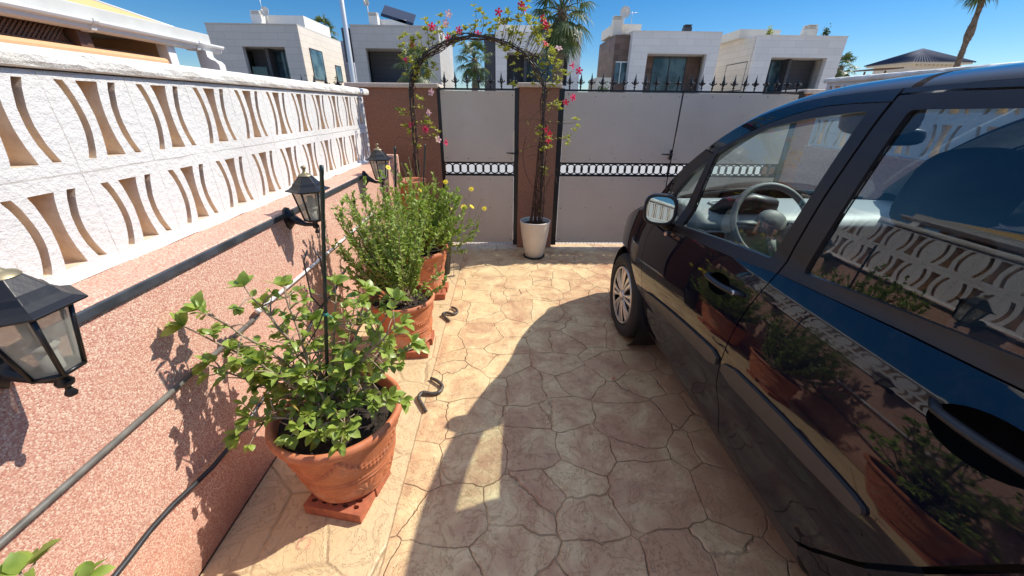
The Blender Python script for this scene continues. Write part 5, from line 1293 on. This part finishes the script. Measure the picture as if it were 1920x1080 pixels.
for (x, z) in VC:
    y = 3.90+rnd.uniform(-.10, .10); c = Vector((x, y, z)); b = near_arch(x, z)
    if z > 1.7 and x > -.8: b = near_arch(x-.04, z-.12)
    mid = (b+c)/2+Vector((rnd.uniform(-.04, .04), rnd.uniform(-.04, .04), rnd.uniform(-.05, .02)))
    stm.tube(bez(b, mid, c, 6), [.0032, .003, .0028, .0025, .002, .0017, .0013], 5)
    for k in range(rnd.randint(3, 5)):
        o = Vector((rnd.gauss(0, .020), rnd.gauss(0, .02), rnd.gauss(0, .036)))
        rosette(lf, c+o, Vector((rnd.uniform(-.5, .5), rnd.uniform(-.6, .3), 1)), rnd.randint(5, 8), .048, .022, rnd)
    for k in range(5): rleaf(lf, b*(1-k/5)+c*(k/5), (rnd.uniform(-1, 1), rnd.uniform(-1, 1), rnd.uniform(-.2, 1)), .04, .016, rnd)
for q in range(26):        # thin bare twigs
    s = rnd.choice([rnd.uniform(.05, .33), rnd.uniform(.33, .66), rnd.uniform(.66, .92), rnd.uniform(.72, .93)]); a = arch_pt(s, 3.9)
    if a.z < .5: continue
    d = Vector((rnd.uniform(-1, 1), rnd.uniform(-.5, .5), rnd.uniform(-.6, 1))).normalized()*rnd.uniform(.08, .25)
    stm.tube(bez(a, a+d*.5+Vector((rnd.uniform(-.06, .06), 0, .05)), a+d, 8), [.0028-.0002*k for k in range(9)], 4)
    if rnd.random() < .5: rosette(lf, a+d, d, 4, .032, .014, rnd)
for q in range(12):        # bare bundle rising out of the white pot
    b = Vector((.34+rnd.uniform(-.07, .07), 3.93+rnd.uniform(-.05, .05), .37)); e = Vector((.385+rnd.uniform(-.05, .05), 3.91+rnd.uniform(-.04, .04), rnd.uniform(.75, 1.35)))
    stm.tube(bez(b, (b+e)/2+Vector((rnd.uniform(-.06, .06), 0, 0)), e, 8), [.0065-.0004*k for k in range(9)], 6)
stm.tube(bez(Vector((.36, 3.86, .7)), Vector((.12, 3.86, .95)), Vector((.22, 3.86, 1.25)), 14), .003, 5)
stm.tube(bez(Vector((.42, 3.86, .72)), Vector((.50, 3.86, 1.02)), Vector((.54, 3.86, .80)), 14), .003, 5)
stm.build('woody_stems', 'vine_stem', cl); lf.build('foliage', 'leaf_vine', cl)
for (x, z, k) in VF:
    y = 3.86+rnd.uniform(-.08, .05); p = Vector((x, y, z)); ax = Vector((rnd.uniform(-.8, .8), rnd.uniform(-1, -.2), rnd.uniform(-.3, .9))).normalized(); u = ax.orthogonal().normalized(); v = ax.cross(u); mb = MB()
    rings = [(0, .003), (.018, .005), (.030, .010), (.036, .014)]; vs = [p+ax*(h-.036)+(u*math.cos(a)+v*math.sin(a))*r_ for h, r_ in rings for a in [2*math.pi*i/10 for i in range(10)]]
    mb.add(vs, [(j*10+i, j*10+(i+1) % 10, (j+1)*10+(i+1) % 10, (j+1)*10+i) for j in range(3) for i in range(10)], 0, True)
    for i in range(5):
        a = 2*math.pi*i/5; d = u*math.cos(a)+v*math.sin(a); leaf(mb, p+d*.011-ax*.002, d+ax*.35, ax, .024, .023, .25, .05)
    mb.build('flower', ['petal_pink', 'petal_red', 'petal_pale'][k], cl)
# dry leaf on the paving
LV = [(-.30, 3.35, 'tiny dry leaf on the sunny paving just in front of the gate shadow'), (.05, 3.55, 'dry leaf on the paving left of the white flower pot'), (.62, 3.72, 'dry leaf on the paving right of the white flower pot'), (-.50, 2.75, 'dry leaf on the pale strip between the second and third pots'), (.18, 2.35, 'single dry leaf in the sunny middle of the paving')]
for (x, y, lab) in LV:
    mb = MB(); leaf(mb, (x, y, .005), (math.sin(x*40), math.cos(x*40), .15), (0, 0, 1), .026, .012, -.3, .5); tag(mb.build('dry_leaf', 'leaf_dry', origin=(x, y, .002)), lab, 'leaf')
for (x, y, lab) in [(.66, 1.812, 'small brown dry leaf on the paving in the car shadow'), (-.93, 1.177, 'dark dry leaf on the pale strip beside the nearest pot')]:
    mb = MB(); leaf(mb, (x, y, .006), (.8, .5, .15), (0, 0, 1), .030, .014, -.3, .5); tag(mb.build('dry_leaf', 'dark_wood' if x < 0 else 'brick_clay', origin=(x, y, .002)), lab, 'leaf')

# ------------------------------------------------------------------ palms and hedge across the street
def palm(loc, H, trunk_r, cr, nleaf, label, seed, lean=(0, 0), skirt=True, name='palm_tree', group=None, knots=False, th=None):
    t = thing(name, loc, label, 'palm tree'); rnd = random.Random(seed); x, y, z = loc
    top_ = Vector((x+lean[0], y+lean[1], H)); mb = MB(); n = 26; P = []; rs = []
    for k in range(n+1):
        u = k/n; P.append(Vector((x+lean[0]*u*u+.03*math.sin(u*9), y+lean[1]*u, z+(H-z)*u))); r_ = trunk_r*(1.15-.25*u)*(1+.08*math.sin(k*2.4))
        if knots and k in (17, 18, 24, 25, 26): r_ *= 1.55
        rs.append(r_)
    mb.tube(P, rs, 12)
    for k in range(110):
        u = rnd.random()**.6; i = min(n-1, int(u*n)); p = P[i]*(1-(u*n-i))+P[i+1]*(u*n-i); a = rnd.uniform(0, 6.28); r_ = rs[i]; d = Vector((math.cos(a), math.sin(a), .9))
        if knots and not (.60 < u < .72 or u > .9): r_ *= .9
        leaf(mb, p+Vector((math.cos(a), math.sin(a), 0))*r_*.8, d, (0, 0, 1), trunk_r*(.8 if not knots else 1.0), trunk_r*.5, .0, .3)
    mb.build('trunk', 'palm_trunk', t)
    lf = MB(); dead = MB()
    for k in range(nleaf):
        u = (k+.5)/nleaf; el = R(82-150*u+rnd.uniform(-8, 8)); az = k*2.399+rnd.uniform(-.2, .2)
        d = Vector((math.cos(az)*math.cos(el), math.sin(az)*math.cos(el), math.sin(el))); m = lf
        pl = cr*rnd.uniform(.45, .62); b = top_+Vector((0, 0, -.12*cr*u)); mid = b+d*pl*.6+Vector((0, 0, .08*cr)); e = b+d*pl+Vector((0, 0, -.05*cr))
        m.tube(bez(b, mid, e, 4), [.022*cr, .016*cr, .012*cr, .010*cr, .008*cr], 4)
        dd = (d+Vector((0, 0, -.25))).normalized(); s_ = dd.cross(Vector((0, 0, 1))).normalized(); nn = s_.cross(dd); ns = 17
        for i in range(ns):
            a = R(-100+200*i/(ns-1)); q = (dd*math.cos(a)+s_*math.sin(a)).normalized(); Lf = cr*.52*(1-.22*abs(a)/1.75)*rnd.uniform(.88, 1.08); wd = cr*.050
            sd = nn.cross(q).normalized(); rows = []
            for tt, ww in ((0.02, .35), (.45, 1.0), (.75, .7), (1.0, .05)):
                c = e+q*Lf*tt+nn*(.05*cr*math.cos(a*2)*tt)-Vector((0, 0, 1))*Lf*(.55*tt**2.4)*(.5+.6*rnd.random() if tt > .7 else .6); rows += [c-sd*wd*ww*.5, c+sd*wd*ww*.5]
            m.add(rows, [(0, 1, 3, 2), (2, 3, 5, 4), (4, 5, 7, 6)], 0, False)
    if skirt:
        for k in range(26):
            a = rnd.uniform(0, 6.28); b = top_+Vector((math.cos(a)*trunk_r, math.sin(a)*trunk_r, -.15*cr)); 
            for i in range(3):
                d = Vector((math.cos(a+i*.2)*.35, math.sin(a+i*.2)*.35, -1)); leaf(dead, b, d, (math.cos(a), math.sin(a), 0), cr*rnd.uniform(.35, .6), cr*.06, -.1, .2)
        dead.build('dry_skirt', 'palm_trunk', t)
    lf.build('crown', 'leaf_palm', t); return t
palm((2.55, 20, 0), 5.35, .23, 1.62, 34, 'tall fan palm with shaggy trunk rising above the driveway gate', 1)
palm((-1.32, 20, 0), 3.45, .14, 1.02, 26, 'short fan palm seen under the flower arch', 2, skirt=False)
palm((-3.6, 18, 0), 3.05, .12, 1.0, 24, 'bushy fan palm behind the left side of the flower arch', 3, skirt=False)
palm((-18.2, 46, 0), 8.3, .3, 1.7, 24, 'distant palm crown above the roof of the leftmost villa', 4)
palm((26.0, 33, 0), 4.5, .2, 1.35, 24, 'low palm beside the rightmost villa', 5, skirt=False)
palm((26.7, 25, 0), 8.25, .135, 1.35, 26, 'tall leaning palm with knobbly bare trunk at the upper right', 6, lean=(-.55, 0), knots=True)
def bush(loc, rx, ry, rz, n, label, seed, name='bush', mat='leaf_hedge', kind=None, L=.16, W=.09):
    rnd = random.Random(seed); mb = MB()
    for k in range(n):
        v = Vector((rnd.gauss(0, 1), rnd.gauss(0, 1), rnd.gauss(0, 1))).normalized()*(rnd.random()**.35); v = Vector((v.x*rx*(1+.2*math.sin(v.z*7)), v.y*ry, abs(v.z)*rz*(1+.25*math.sin(v.x*9+seed))))
        rleaf(mb, Vector(loc)+v, (rnd.uniform(-1, 1), rnd.uniform(-1, 1), rnd.uniform(-.3, 1)), L*rnd.uniform(.6, 1.3), W, rnd)
    mb.tube([loc, (loc[0], loc[1], loc[2]+rz*.6)], .04, 6, mi=1)
    o = mb.build(name, [mat, 'wood_stem'], origin=loc); return tag(o, label, 'bush') if kind is None else o
bush((6.0, 26.5, 0), 1.7, .6, 2.35, 4200, 'clipped dark hedge behind the driveway gate, left of the stone-cornered villa', 1)
bush((-10.7, 28, 0), 1.1, .7, 2.75, 1500, 'olive bush in front of the leftmost villa', 2)
bush((-12.6, 28, 0), .8, .6, 2.6, 900, 'smaller olive bush under the glazed recess of the leftmost villa', 3)
bush((7.0, 29.5, 1.5), .35, .3, 1.5, 300, 'thin green bush against the sky beside the brown stone corner', 4)
bush((22.9, 31.5, 6.1), .25, .25, .75, 160, 'spiky potted plant on the roof corner of the rightmost villa', 6)
bush((18.9, 31.6, 6.1), .2, .2, .65, 160, 'yellowish plant on the roof edge of the rightmost villa', 7, mat='leaf_vine')
